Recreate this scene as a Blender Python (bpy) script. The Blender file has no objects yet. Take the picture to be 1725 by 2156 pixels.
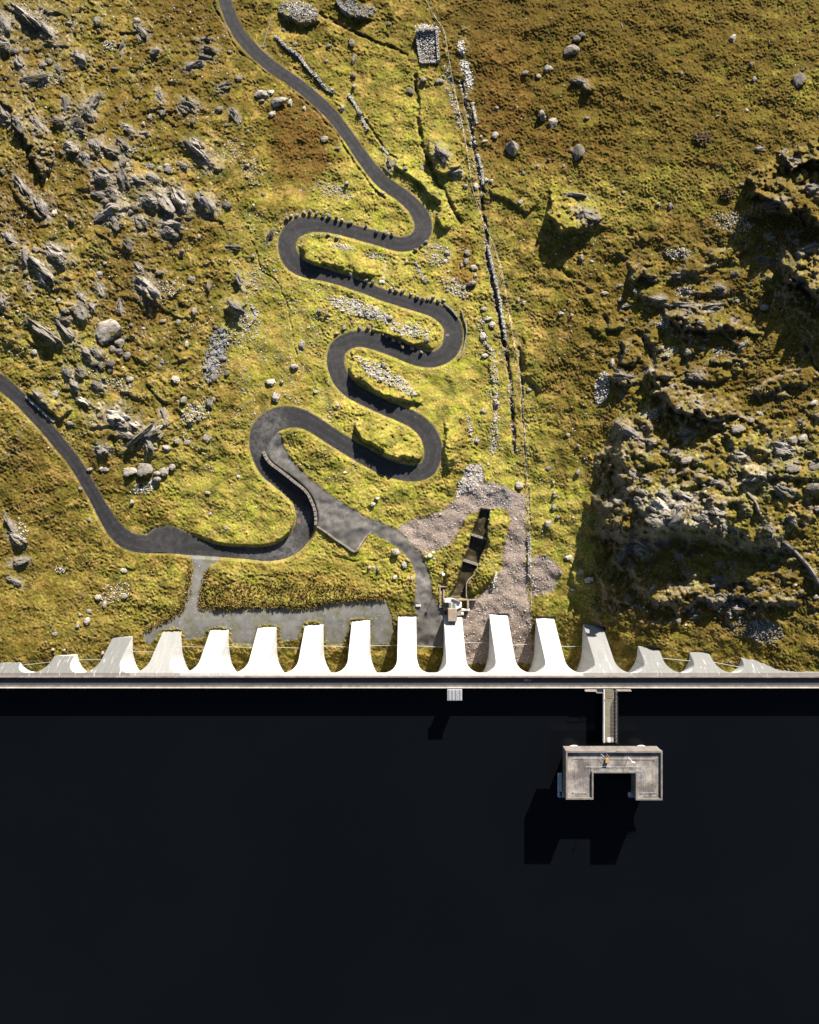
import bpy, math, random
import numpy as np
from mathutils import Vector, Matrix

random.seed(7); RNG = np.random.default_rng(11)
scene = bpy.context.scene
COL = scene.collection
R = math.radians

# ------------------------------------------------------------------ camera, sky, sun, exposure
CAM_Z = 240.0
FPX = 1597.0                       # focal length in photo pixels (photo measured at 1725 x 2156)
CU, CV = 862.5, 1078.0
cam_d = bpy.data.cameras.new('camera'); cam = bpy.data.objects.new('camera', cam_d); COL.objects.link(cam)
cam.location = (0, 0, CAM_Z); cam.rotation_euler = (0, 0, 0)
cam_d.sensor_fit = 'HORIZONTAL'; cam_d.sensor_width = 36.0; cam_d.lens = 36.0 * FPX / 1725.0
cam_d.clip_start = 1.0; cam_d.clip_end = 8000.0
scene.camera = cam

SUN_DIR = Vector((0.335, 0.83, 0.447)).normalized()
SUN_EL = math.asin(SUN_DIR.z); SUN_AZ = math.atan2(SUN_DIR.x, SUN_DIR.y)
world = bpy.data.worlds.new('World'); scene.world = world; world.use_nodes = True
wn = world.node_tree; wn.nodes.clear()
sky = wn.nodes.new('ShaderNodeTexSky'); sky.sky_type = 'NISHITA'; sky.sun_disc = False
sky.sun_elevation = SUN_EL; sky.sun_rotation = SUN_AZ; sky.altitude = 500
bg = wn.nodes.new('ShaderNodeBackground'); bg.inputs['Strength'].default_value = 0.05
wo = wn.nodes.new('ShaderNodeOutputWorld')
wn.links.new(sky.outputs[0], bg.inputs['Color']); wn.links.new(bg.outputs[0], wo.inputs['Surface'])
sl = bpy.data.lights.new('sun', 'SUN'); sl.energy = 5.0; sl.angle = R(0.53); sl.color = (1.0, 0.945, 0.84)
sun = bpy.data.objects.new('sun', sl); COL.objects.link(sun)
sun.rotation_euler = SUN_DIR.to_track_quat('Z', 'Y').to_euler(); sun.location = (100, 300, 400)
vs = scene.view_settings
vs.view_transform = 'Standard'; vs.look = 'None'; vs.gamma = 1.0; vs.exposure = 2.0; vs.use_curve_mapping = False

# ------------------------------------------------------------------ small helpers
def P(u, v, z=0.0):
    """ground point seen at photo position (u, v) at height z"""
    k = (CAM_Z - z) / FPX
    return np.array(((u - CU) * k, -(v - CV) * k, z))

def tag(o, label=None, cat=None, group=None, kind=None):
    if label: o['label'] = label
    if cat: o['category'] = cat
    if group: o['group'] = group
    if kind: o['kind'] = kind
    return o

def empty(name, loc=(0, 0, 0), rz=0.0):
    o = bpy.data.objects.new(name, None); COL.objects.link(o)
    o.location = loc; o.rotation_euler = (0, 0, rz); o.empty_display_size = 0.5
    return o

def mesh_np(name, V, F, mats=(), smooth=False, attrs=None, mat_idx=None):
    me = bpy.data.meshes.new(name)
    V = np.asarray(V, dtype=np.float32); F = np.asarray(F, dtype=np.int32)
    n = F.shape[1]
    me.vertices.add(len(V)); me.vertices.foreach_set('co', V.ravel())
    me.loops.add(F.size); me.loops.foreach_set('vertex_index', F.ravel())
    me.polygons.add(len(F)); me.polygons.foreach_set('loop_start', np.arange(0, F.size, n, dtype=np.int32))
    if mat_idx is not None: me.polygons.foreach_set('material_index', np.asarray(mat_idx, dtype=np.int32))
    me.update(calc_edges=True)
    me.polygons.foreach_set('use_smooth', np.full(len(F), smooth, dtype=bool))
    for k, a in (attrs or {}).items():
        a = np.asarray(a, dtype=np.float32)
        if a.ndim == 2:
            at = me.attributes.new(k, 'FLOAT_COLOR', 'POINT')
            at.data.foreach_set('color', np.concatenate([a, np.ones((len(a), 1), np.float32)], 1).ravel())
        else:
            at = me.attributes.new(k, 'FLOAT', 'POINT'); at.data.foreach_set('value', a)
    for m in mats: me.materials.append(m)
    return me

def link(name, me, parent=None):
    o = bpy.data.objects.new(name, me); COL.objects.link(o)
    if parent: o.parent = parent
    return o

class MB:
    def __init__(s): s.v = []; s.f = []; s.m = []
    def add(s, vs_, fs, mi=0):
        b = len(s.v); s.v += [tuple(map(float, q)) for q in vs_]
        s.f += [tuple(i + b for i in f) for f in fs]; s.m += [mi] * len(fs)
    def box(s, a, b, mi=0, rz=0.0, c=None):
        (x0, y0, z0), (x1, y1, z1) = a, b
        q = [(x0, y0, z0), (x1, y0, z0), (x1, y1, z0), (x0, y1, z0), (x0, y0, z1), (x1, y0, z1), (x1, y1, z1), (x0, y1, z1)]
        if rz:
            cx, cy = c if c else ((x0 + x1) / 2, (y0 + y1) / 2); C_, S_ = math.cos(rz), math.sin(rz)
            q = [(cx + (x - cx) * C_ - (y - cy) * S_, cy + (x - cx) * S_ + (y - cy) * C_, z) for x, y, z in q]
        s.add(q, [(0, 3, 2, 1), (4, 5, 6, 7), (0, 1, 5, 4), (1, 2, 6, 5), (2, 3, 7, 6), (3, 0, 4, 7)], mi)
    def bar(s, p, q, r=0.05, n=6, mi=0, r2=None):
        p = Vector(p); q = Vector(q); d = (q - p).normalized()
        a = d.orthogonal().normalized(); b = d.cross(a); r2 = r if r2 is None else r2
        vs_ = []
        for c, rr in ((p, r), (q, r2)):
            for i in range(n):
                t = 2 * math.pi * i / n; vs_.append(c + a * (rr * math.cos(t)) + b * (rr * math.sin(t)))
        fs = [(i, (i + 1) % n, n + (i + 1) % n, n + i) for i in range(n)]
        fs += [tuple(range(n))[::-1], tuple(range(n, 2 * n))]
        s.add(vs_, fs, mi)
    def prism(s, poly, z0, z1, mi=0):
        """poly counter-clockwise; z0/z1 numbers or lists"""
        n = len(poly)
        za = z0 if hasattr(z0, '__len__') else [z0] * n; zb = z1 if hasattr(z1, '__len__') else [z1] * n
        vs_ = [(p[0], p[1], za[i]) for i, p in enumerate(poly)] + [(p[0], p[1], zb[i]) for i, p in enumerate(poly)]
        fs = [(i, (i + 1) % n, n + (i + 1) % n, n + i) for i in range(n)]
        fs += [tuple(range(n))[::-1], tuple(range(n, 2 * n))]
        s.add(vs_, fs, mi)
    def build(s, name, mats, parent=None, bevel=0.0, smooth=False):
        me = bpy.data.meshes.new(name); me.from_pydata(s.v, [], s.f); me.update()
        for m in (mats if isinstance(mats, (list, tuple)) else [mats]): me.materials.append(m)
        if any(s.m): me.polygons.foreach_set('material_index', s.m)
        if smooth: me.polygons.foreach_set('use_smooth', [True] * len(s.f))
        o = link(name, me, parent)
        if bevel:
            md = o.modifiers.new('bevel', 'BEVEL'); md.width = bevel; md.segments = 1; md.limit_method = 'ANGLE'
        return o

def _hash(ix, iy, seed):
    h = (ix.astype(np.int64) * 374761393 + iy.astype(np.int64) * 668265263 + seed * 974634777) & 0xffffffff
    h = ((h ^ (h >> 13)) * 1274126177) & 0xffffffff
    h = ((h ^ (h >> 16)) * 2246822519) & 0xffffffff
    return (h ^ (h >> 15)) & 0xffff

_G = np.stack([np.cos(np.arange(256) * 2 * np.pi / 256), np.sin(np.arange(256) * 2 * np.pi / 256)], 1).astype(np.float32)
def perlin(x, y, seed=0):
    x0 = np.floor(x); y0 = np.floor(y); fx = (x - x0).astype(np.float32); fy = (y - y0).astype(np.float32)
    x0 = x0.astype(np.int64); y0 = y0.astype(np.int64)
    def g(ix, iy, dx, dy):
        v = _G[_hash(ix, iy, seed) & 255]; return v[..., 0] * dx + v[..., 1] * dy
    sx = fx * fx * fx * (fx * (fx * 6 - 15) + 10); sy = fy * fy * fy * (fy * (fy * 6 - 15) + 10)
    a = g(x0, y0, fx, fy); b = g(x0 + 1, y0, fx - 1, fy)
    c = g(x0, y0 + 1, fx, fy - 1); d = g(x0 + 1, y0 + 1, fx - 1, fy - 1)
    return ((a + (b - a) * sx) + ((c + (d - c) * sx) - (a + (b - a) * sx)) * sy) * 1.5
def fbm(x, y, seed=0, oct=3, gain=0.5):
    r = 0; a = 1.0; t = 0
    for i in range(oct):
        r = r + a * perlin(x * 2 ** i, y * 2 ** i, seed + 17 * i); t += a; a *= gain
    return r / t
def sst(e0, e1, x):
    t = np.clip((x - e0) / (e1 - e0), 0, 1); return t * t * (3 - 2 * t)

# ------------------------------------------------------------------ materials
def new_mat(name):
    m = bpy.data.materials.new(name); m.use_nodes = True
    nt = m.node_tree; b = nt.nodes['Principled BSDF']; return m, nt, b
def N(nt, typ, **kw):
    n = nt.nodes.new(typ)
    for k, v in kw.items():
        if k.startswith('i_'):
            key = k[2:]; key = int(key) if key.isdigit() else key
            n.inputs[key].default_value = v
        else: setattr(n, k, v)
    return n
def mixc(nt, fac, a, b, mode='MIX'):
    n = nt.nodes.new('ShaderNodeMix'); n.data_type = 'RGBA'; n.blend_type = mode
    for idx, val in ((0, fac), (6, a), (7, b)):
        if hasattr(val, 'links'): nt.links.new(val, n.inputs[idx])
        elif isinstance(val, (int, float)): n.inputs[idx].default_value = val
        else: n.inputs[idx].default_value = (*val, 1) if len(val) == 3 else val
    return n.outputs[2]
def ramp(nt, src, p0, p1, c0=(0, 0, 0), c1=(1, 1, 1)):
    n = nt.nodes.new('ShaderNodeValToRGB'); nt.links.new(src, n.inputs[0])
    n.color_ramp.elements[0].position = p0; n.color_ramp.elements[1].position = p1
    n.color_ramp.elements[0].color = (*c0, 1); n.color_ramp.elements[1].color = (*c1, 1)
    return n.outputs[0]
def noise(nt, scale, detail=4, rough=0.55, coord='Object', stretch=None, dist=0.0):
    tc = nt.nodes.new('ShaderNodeTexCoord'); src = tc.outputs[coord]
    if stretch:
        mp = nt.nodes.new('ShaderNodeMapping'); mp.inputs['Scale'].default_value = stretch
        nt.links.new(src, mp.inputs[0]); src = mp.outputs[0]
    n = nt.nodes.new('ShaderNodeTexNoise'); n.inputs['Scale'].default_value = scale
    n.inputs['Detail'].default_value = detail; n.inputs['Roughness'].default_value = rough; n.inputs['Distortion'].default_value = dist
    nt.links.new(src, n.inputs['Vector']); return n.outputs[0]
def bump(nt, b, src, strength, dist):
    n = nt.nodes.new('ShaderNodeBump'); n.inputs['Strength'].default_value = strength; n.inputs['Distance'].default_value = dist
    nt.links.new(src, n.inputs['Height']); nt.links.new(n.outputs[0], b.inputs['Normal'])

def mat_ground():
    m, nt, b = new_mat('moor_ground')
    at = N(nt, 'ShaderNodeAttribute', attribute_name='alb')
    v = ramp(nt, noise(nt, 2.2, 5, 0.6), 0.3, 0.72, (0.62, 0.60, 0.55), (1.36, 1.34, 1.3))
    nt.links.new(mixc(nt, 1.0, at.outputs['Color'], v, 'MULTIPLY'), b.inputs['Base Color'])
    b.inputs['Roughness'].default_value = 1.0; b.inputs['Specular IOR Level'].default_value = 0.05
    bump(nt, b, noise(nt, 3.2, 4, 0.6), 0.8, 0.16); return m
def mat_simple(name, c0, c1, scale, rough=0.9, bs=0.4, bd=0.03, stretch=None, p=(0.35, 0.65), spec=0.2, objcol=False, detail=5):
    m, nt, b = new_mat(name)
    c = ramp(nt, noise(nt, scale, detail, 0.6, stretch=stretch), p[0], p[1], c0, c1)
    if objcol:
        oi = nt.nodes.new('ShaderNodeObjectInfo'); c = mixc(nt, 1.0, c, oi.outputs['Color'], 'MULTIPLY')
    nt.links.new(c, b.inputs['Base Color']); b.inputs['Roughness'].default_value = rough
    b.inputs['Specular IOR Level'].default_value = spec
    if bs: bump(nt, b, noise(nt, scale * 3, 3), bs, bd)
    return m
def mat_rock(name='rock'):
    m, nt, b = new_mat(name)
    oi = nt.nodes.new('ShaderNodeObjectInfo')
    c = ramp(nt, noise(nt, 1.3, 6, 0.65), 0.3, 0.7, (0.42, 0.40, 0.40), (1.25, 1.2, 1.15))
    c = mixc(nt, ramp(nt, noise(nt, 0.7, 5, 0.7), 0.56, 0.62), c, (1.9, 1.86, 1.8))       # pale lichen
    c = mixc(nt, 1.0, c, oi.outputs['Color'], 'MULTIPLY')
    c = mixc(nt, ramp(nt, noise(nt, 0.9, 4, 0.6, stretch=(1, 1, 0.4)), 0.54, 0.62), c, (0.070, 0.056, 0.013))  # moss
    nt.links.new(c, b.inputs['Base Color']); b.inputs['Roughness'].default_value = 0.95
    b.inputs['Specular IOR Level'].default_value = 0.15
    bump(nt, b, noise(nt, 1.6, 6, 0.7, stretch=(1, 3, 1)), 0.9, 0.35); return m
def mat_asphalt(name, base, wearc, pn=(0.45, 0.75)):
    m, nt, b = new_mat(name)
    at = N(nt, 'ShaderNodeAttribute', attribute_name='wear')
    lat = N(nt, 'ShaderNodeAttribute', attribute_name='lat')
    c = ramp(nt, noise(nt, 0.35, 6, 0.65), 0.3, 0.7, tuple(x * 0.8 for x in base), tuple(x * 1.22 for x in base))
    g = noise(nt, 0.6, 6, 0.7, dist=0.8)
    mul = nt.nodes.new('ShaderNodeMath'); mul.operation = 'MULTIPLY'
    nt.links.new(at.outputs['Fac'], mul.inputs[0]); nt.links.new(ramp(nt, g, *pn), mul.inputs[1])
    c = mixc(nt, mul.outputs[0], c, wearc)
    nt.links.new(c, b.inputs['Base Color']); b.inputs['Roughness'].default_value = 0.85
    b.inputs['Specular IOR Level'].default_value = 0.2
    bump(nt, b, noise(nt, 8, 3), 0.3, 0.02); return m
def mat_concrete(name, c, stain=(0.55, 0.5, 0.45), streak=None, objcol=False, scale=0.5):
    m, nt, b = new_mat(name)
    k = ramp(nt, noise(nt, scale, 6, 0.65, stretch=streak), 0.34, 0.66, tuple(x * y for x, y in zip(c, stain)), c)
    k2 = ramp(nt, noise(nt, 2.5, 5, 0.7), 0.3, 0.7, (0.85, 0.85, 0.85), (1.1, 1.1, 1.1))
    k = mixc(nt, 1.0, k, k2, 'MULTIPLY')
    if objcol:
        oi = nt.nodes.new('ShaderNodeObjectInfo'); k = mixc(nt, 1.0, k, oi.outputs['Color'], 'MULTIPLY')
    nt.links.new(k, b.inputs['Base Color']); b.inputs['Roughness'].default_value = 0.9
    b.inputs['Specular IOR Level'].default_value = 0.2
    bump(nt, b, noise(nt, 6, 3), 0.25, 0.02); return m
def mat_dam_face():
    m, nt, b = new_mat('dam_face_concrete')
    oi = nt.nodes.new('ShaderNodeObjectInfo')
    tc = nt.nodes.new('ShaderNodeTexCoord')
    c = ramp(nt, noise(nt, 0.5, 6, 0.65, stretch=(2.2, 0.25, 0.25)), 0.3, 0.7, (0.84, 0.84, 0.83), (1.08, 1.08, 1.08))
    # pour lifts: joints every 1.5 m of height
    sep = nt.nodes.new('ShaderNodeSeparateXYZ'); nt.links.new(tc.outputs['Object'], sep.inputs[0])
    md = N(nt, 'ShaderNodeMath', operation='PINGPONG', i_1=0.75); nt.links.new(sep.outputs['Z'], md.inputs[0])
    j = ramp(nt, md.outputs[0], 0.0, 0.06, (0.86, 0.86, 0.86), (1, 1, 1))
    c = mixc(nt, 1.0, c, j, 'MULTIPLY')
    c = mixc(nt, 1.0, c, oi.outputs['Color'], 'MULTIPLY')
    # lime streaks that run down from the upper lifts
    s = ramp(nt, noise(nt, 0.9, 4, 0.6, stretch=(1.6, 0.18, 0.18)), 0.62, 0.70)
    zz = nt.nodes.new('ShaderNodeMapRange'); zz.inputs[1].default_value = -6; zz.inputs[2].default_value = 2.5
    nt.links.new(sep.outputs['Z'], zz.inputs[0])
    mu = N(nt, 'ShaderNodeMath', operation='MULTIPLY'); nt.links.new(s, mu.inputs[0]); nt.links.new(zz.outputs[0], mu.inputs[1])
    c = mixc(nt, mu.outputs[0], c, (0.33, 0.32, 0.31))
    nt.links.new(c, b.inputs['Base Color']); b.inputs['Roughness'].default_value = 0.9; b.inputs['Specular IOR Level'].default_value = 0.15
    return m
def mat_roof():
    m, nt, b = new_mat('roof_deck')
    c = ramp(nt, noise(nt, 0.16, 5, 0.6), 0.42, 0.60, (0.082, 0.073, 0.070), (0.225, 0.203, 0.183))
    c = mixc(nt, 1.0, c, ramp(nt, noise(nt, 1.0, 4, 0.6, stretch=(5.5, 0.12, 1)), 0.32, 0.68, (0.58, 0.56, 0.56), (1.18, 1.15, 1.1)), 'MULTIPLY')
    c = mixc(nt, 1.0, c, ramp(nt, noise(nt, 1.7, 5, 0.7), 0.3, 0.7, (0.85, 0.85, 0.85), (1.12, 1.12, 1.12)), 'MULTIPLY')
    nt.links.new(c, b.inputs['Base Color']); b.inputs['Roughness'].default_value = 0.9; b.inputs['Specular IOR Level'].default_value = 0.15
    return m
def mat_water():
    m, nt, b = new_mat('reservoir_water')
    c = ramp(nt, noise(nt, 0.01, 4), 0.3, 0.7, (0.0014, 0.0017, 0.0024), (0.0020, 0.0024, 0.0032))
    nt.links.new(c, b.inputs['Base Color'])
    b.inputs['Roughness'].default_value = 0.12; b.inputs['IOR'].default_value = 1.33
    b.inputs['Specular IOR Level'].default_value = 0.10
    bump(nt, b, noise(nt, 0.9, 4, 0.6, stretch=(1, 1.6, 1)), 0.12, 0.12); return m
def mat_plain(name, c, rough=0.6, metal=0.0):
    m, nt, b = new_mat(name)
    k = ramp(nt, noise(nt, 3, 4), 0.3, 0.7, tuple(x * 0.85 for x in c), tuple(min(1, x * 1.1) for x in c))
    nt.links.new(k, b.inputs['Base Color']); b.inputs['Roughness'].default_value = rough; b.inputs['Metallic'].default_value = metal
    return m

M = dict(
    ground=mat_ground(), rock=mat_rock(),
    asphalt=mat_asphalt('asphalt', (0.0100, 0.0094, 0.0102), (0.085, 0.080, 0.076), (0.34, 0.66)),
    track=mat_asphalt('worn_tarmac', (0.052, 0.047, 0.043), (0.115, 0.108, 0.098), (0.4, 0.7)),
    gravel=mat_asphalt('grey_gravel', (0.088, 0.083, 0.079), (0.062, 0.060, 0.026), (0.35, 0.6)),
    scree=mat_simple('pink_stony_spoil', (0.068, 0.049, 0.038), (0.215, 0.172, 0.143), 2.4, bs=1.0, bd=0.15, p=(0.32, 0.7)),
    face=mat_dam_face(), wall=mat_concrete('pale_concrete', (0.40, 0.395, 0.385), (0.8, 0.79, 0.77), streak=(1, 1, 0.2)),
    parapet=mat_concrete('parapet_concrete', (0.155, 0.118, 0.098), (0.6, 0.5, 0.45)),
    parapet2=mat_concrete('pale_parapet_concrete', (0.26, 0.235, 0.21), (0.7, 0.62, 0.58)),
    crest=mat_asphalt('crest_asphalt', (0.03, 0.031, 0.034), (0.04, 0.04, 0.045)),
    kerb=mat_concrete('kerb_concrete', (0.10, 0.093, 0.085)),
    tower=mat_concrete('tower_concrete', (0.125, 0.110, 0.099), (0.6, 0.57, 0.55), streak=(1, 1, 0.3)),
    roof=mat_roof(),
    deck=mat_concrete('bridge_deck', (0.125, 0.11, 0.085), (0.7, 0.68, 0.62)),
    oldwall=mat_concrete('old_wall_stone', (0.17, 0.15, 0.128), (0.5, 0.48, 0.45), scale=1.5),
    outlet=mat_concrete('outlet_concrete', (0.20, 0.165, 0.13), (0.6, 0.55, 0.5), scale=1.2),
    white=mat_plain('white_paint', (0.6, 0.6, 0.58)), steel=mat_plain('galvanised_steel', (0.30, 0.31, 0.32), 0.5, 0.3),
    dark=mat_plain('dark_iron', (0.02, 0.02, 0.022)), wood=mat_plain('weathered_wood', (0.12, 0.10, 0.08), 0.9),
    red=mat_plain('red_plastic', (0.35, 0.03, 0.025)), ochre=mat_plain('rusty_box', (0.22, 0.12, 0.04)),
    bluegrey=mat_plain('blue_grey_sheet', (0.20, 0.23, 0.25), 0.5), patch=mat_plain('rust_red_cover', (0.10, 0.052, 0.04)),
    water=mat_water(), stream=mat_simple('peaty_stream_bed', (0.016, 0.011, 0.004), (0.03, 0.022, 0.009), 1.2, rough=0.5, bs=0.3),
    stone=mat_simple('loose_stone', (0.14, 0.126, 0.114), (0.32, 0.295, 0.27), 0.9, bs=0.5, bd=0.06),
    slate=mat_simple('dark_slate', (0.06, 0.058, 0.058), (0.16, 0.155, 0.15), 0.9, bs=0.5, bd=0.06),
    quartz=mat_simple('pale_stone', (0.22, 0.205, 0.185), (0.46, 0.44, 0.41), 0.9, bs=0.5, bd=0.06),
    spoilst=mat_simple('pinkish_stone', (0.15, 0.118, 0.105), (0.34, 0.285, 0.26), 1.2, bs=0.5, bd=0.06),
    heather=mat_simple('heather', (0.022, 0.013, 0.004), (0.055, 0.034, 0.009), 2.5, bs=0.5),
    rush=mat_simple('rushes', (0.09, 0.062, 0.016), (0.20, 0.145, 0.042), 1.5, bs=0.0),
)

# ------------------------------------------------------------------ traced plan of the place (photo pixels, 1725 wide)
def view(ox, oy, s):                       # converts positions read in an enlarged view of the photograph
    return lambda pts: [(ox + p[0] * s, oy + p[1] * s) + tuple(p[2:]) for p in pts]
Z1 = view(0, 0, .336); Z2 = view(572.7, 0, .336); Z3 = view(1145.4, 0, .336)
Z4 = view(0, 483, .336); Z5 = view(572.7, 483, .336); Z6 = view(1145.4, 483, .336)
ZA = view(0, 966, .336); ZB = view(572.7, 966, .336); ZC = view(1145.4, 966, .336)

# main road: u, v, half width, height
ROAD = [(430, -420, 12, -50), (455, -120, 12, -42), (474, 0, 12.5, -39.5), (502, 67, 12.5, -38.5), (537, 108, 12.5, -37.6), (573, 140, 12, -36.8), (618, 171, 12, -35.8), (661, 205, 12, -34.8),
        (700, 243, 12, -33.9), (733, 286, 12, -33), (764, 331, 12.5, -32), (803, 379, 14, -31), (848, 412, 14, -30.2), (877, 440, 16, -29.6), (891, 468, 18, -29.2), (889, 490, 18, -29),
        (871, 508, 16, -28.8), (841, 514, 14.5, -28.6), (801, 503, 14, -28.4), (764, 493, 13.5, -28.2), (707, 478, 13.5, -27.9), (670, 472, 15, -27.7), (640, 474, 18, -27.4), (617, 486, 19, -27.2),
        (606, 506, 19, -27), (606, 528, 18.5, -26.8), (617, 550, 18, -26.6), (640, 567, 15.5, -26.4), (690, 580, 12.5, -26), (751, 599.5, 11.5, -25.5), (811, 622, 11.5, -25), (872, 640, 13, -24.6),
        (912, 651, 15, -24.3), (938, 667, 17, -24.1), (953, 688, 19, -23.9), (955, 710, 20, -23.7), (948, 733, 19, -23.5), (931, 750, 17, -23.3), (903, 757, 16, -23.1), (869, 749, 17, -22.9),
        (828, 732, 17, -22.6), (788, 718, 17, -22.4), (756, 713, 16.5, -22.2), (731, 719, 17, -22), (713, 733, 18, -21.9), (707, 754, 18, -21.7), (710, 777, 18, -21.5), (720, 800, 17.5, -21.3),
        (740, 821, 17, -21.1), (768, 837, 16, -20.9), (806, 856, 15, -20.6), (846, 872, 16, -20.3), (878, 888, 17, -20), (899, 909, 18, -19.8), (910, 933, 19, -19.6), (912, 957, 18, -19.4),
        (903, 984, 17.5, -19.2), (878, 996, 16.5, -19), (848, 994, 16.5, -18.8), (812, 984, 17, -18.5), (775, 964, 17.5, -18.2), (735, 941, 17, -18), (695, 916, 17, -17.7), (655, 890, 17.5, -17.4),
        (625, 879, 20, -17.2), (597, 879, 23, -17.1), (570, 890, 24, -17.1), (552, 912, 24, -17.2), (545, 940, 19, -17.5), (548, 966, 14, -17.9), (562, 989, 15, -18.3), (584, 1007, 16, -18.7),
        (608, 1026, 17, -19.1), (630, 1047, 17.5, -19.4), (641, 1070, 19, -19.6), (644, 1095, 20, -19.6), (635, 1125, 20, -19.4), (617, 1146, 19, -19.1), (592, 1160, 17, -18.7), (562, 1166, 14.5, -18.3),
        (525, 1165, 12, -17.8), (460, 1160, 12, -17), (400, 1148, 21, -15.8), (350, 1136, 28, -15), (310, 1145, 19, -14.3), (275, 1140, 18, -13.6), (247, 1121, 17, -13), (224, 1088, 15, -12.2),
        (200, 1046, 12.5, -11.2), (176, 1004, 12.5, -10.3), (152, 966, 12.5, -9.5), (130, 940, 13, -9), (105, 909, 13, -8.4), (73, 874, 13, -7.8), (40, 838, 14, -7), (0, 805, 15, -6.2), (-60, 770, 15, -5), (-300, 650, 15, -2)]

SPUR = [(560, 900), (592, 915), (598, 940), (613, 966), (640, 996), (684, 1033), (724, 1060), (774, 1090), (835, 1114), (862, 1137), (885, 1164), (904, 1201), (909, 1245), (918, 1268), (934, 1290),
        (934, 1362), (877, 1358), (879, 1300), (872, 1278), (877, 1255), (875, 1208), (865, 1181), (841, 1154), (808, 1134), (778, 1121), (747, 1161), (690, 1124), (667, 1108), (664, 1085), (655, 1056), (636, 1029), (603, 1002), (570, 978), (556, 955), (545, 935)]
YARD = [(394, 1166), (472, 1168), (440, 1193), (431, 1215), (426, 1245), (422, 1278), (450, 1284), (573, 1281), (633, 1283), (707, 1270), (786, 1263), (813, 1266), (823, 1298), (828, 1319), (822, 1356), (781, 1357), (783, 1302), (755, 1298),
        (736, 1304), (730, 1330), (722, 1357), (688, 1356), (684, 1312), (664, 1307), (638, 1310), (628, 1346), (592, 1350), (590, 1318), (560, 1312), (540, 1320), (534, 1356), (492, 1354), (489, 1324), (465, 1318), (437, 1322), (428, 1345), (392, 1346), (388, 1326), (365, 1320), (340, 1325), (330, 1342), (309, 1358), (300, 1334), (356, 1305), (383, 1289), (391, 1275), (403, 1225), (410, 1194)]
SPOIL = [(838, 1114), (875, 1094), (936, 1077), (962, 1047), (979, 990), (990, 976), (1013, 980), (1018, 1014), (1043, 1016), (1080, 1033), (1107, 1043), (1109, 1181), (1117, 1289), (1123, 1395), (972, 1395), (972, 1298), (1000, 1265), (1036, 1235), (1057, 1201), (1068, 1134), (1078, 1092), (1072, 1074), (1013, 1070), (988, 1082), (972, 1100), (959, 1127), (942, 1151), (909, 1161), (889, 1163), (862, 1137)]
SPOIL2 = [(1122, 1172), (1150, 1170), (1178, 1196), (1172, 1240), (1140, 1250), (1118, 1255)]
CHAN = [(1014, 1072), (1030, 1076), (1027, 1100), (1024, 1134), (1006, 1188), (984, 1228), (983, 1258), (946, 1257), (959, 1235), (976, 1181), (986, 1157), (993, 1127), (1004, 1098)]

BX0, BDX = -0.8, 15.65
FOOTV = {1: 1397.5, 2: 1383, 3: 1343.5, 4: 1329.5, 5: 1327.7, 6: 1322.5, 7: 1316.5, 8: 1307, 9: 1297.5, 10: 1296, 11: 1294.3, 12: 1300.5, 13: 1317.5, 14: 1363.5, 15: 1374.8, 16: 1386}
def foot_z(v):
    a = (v - CV) / FPX; return (240 * a - 47.4) / (a + 0.6)
def face_z(y): return 4.5 - (y + 50.1) / 0.6

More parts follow.
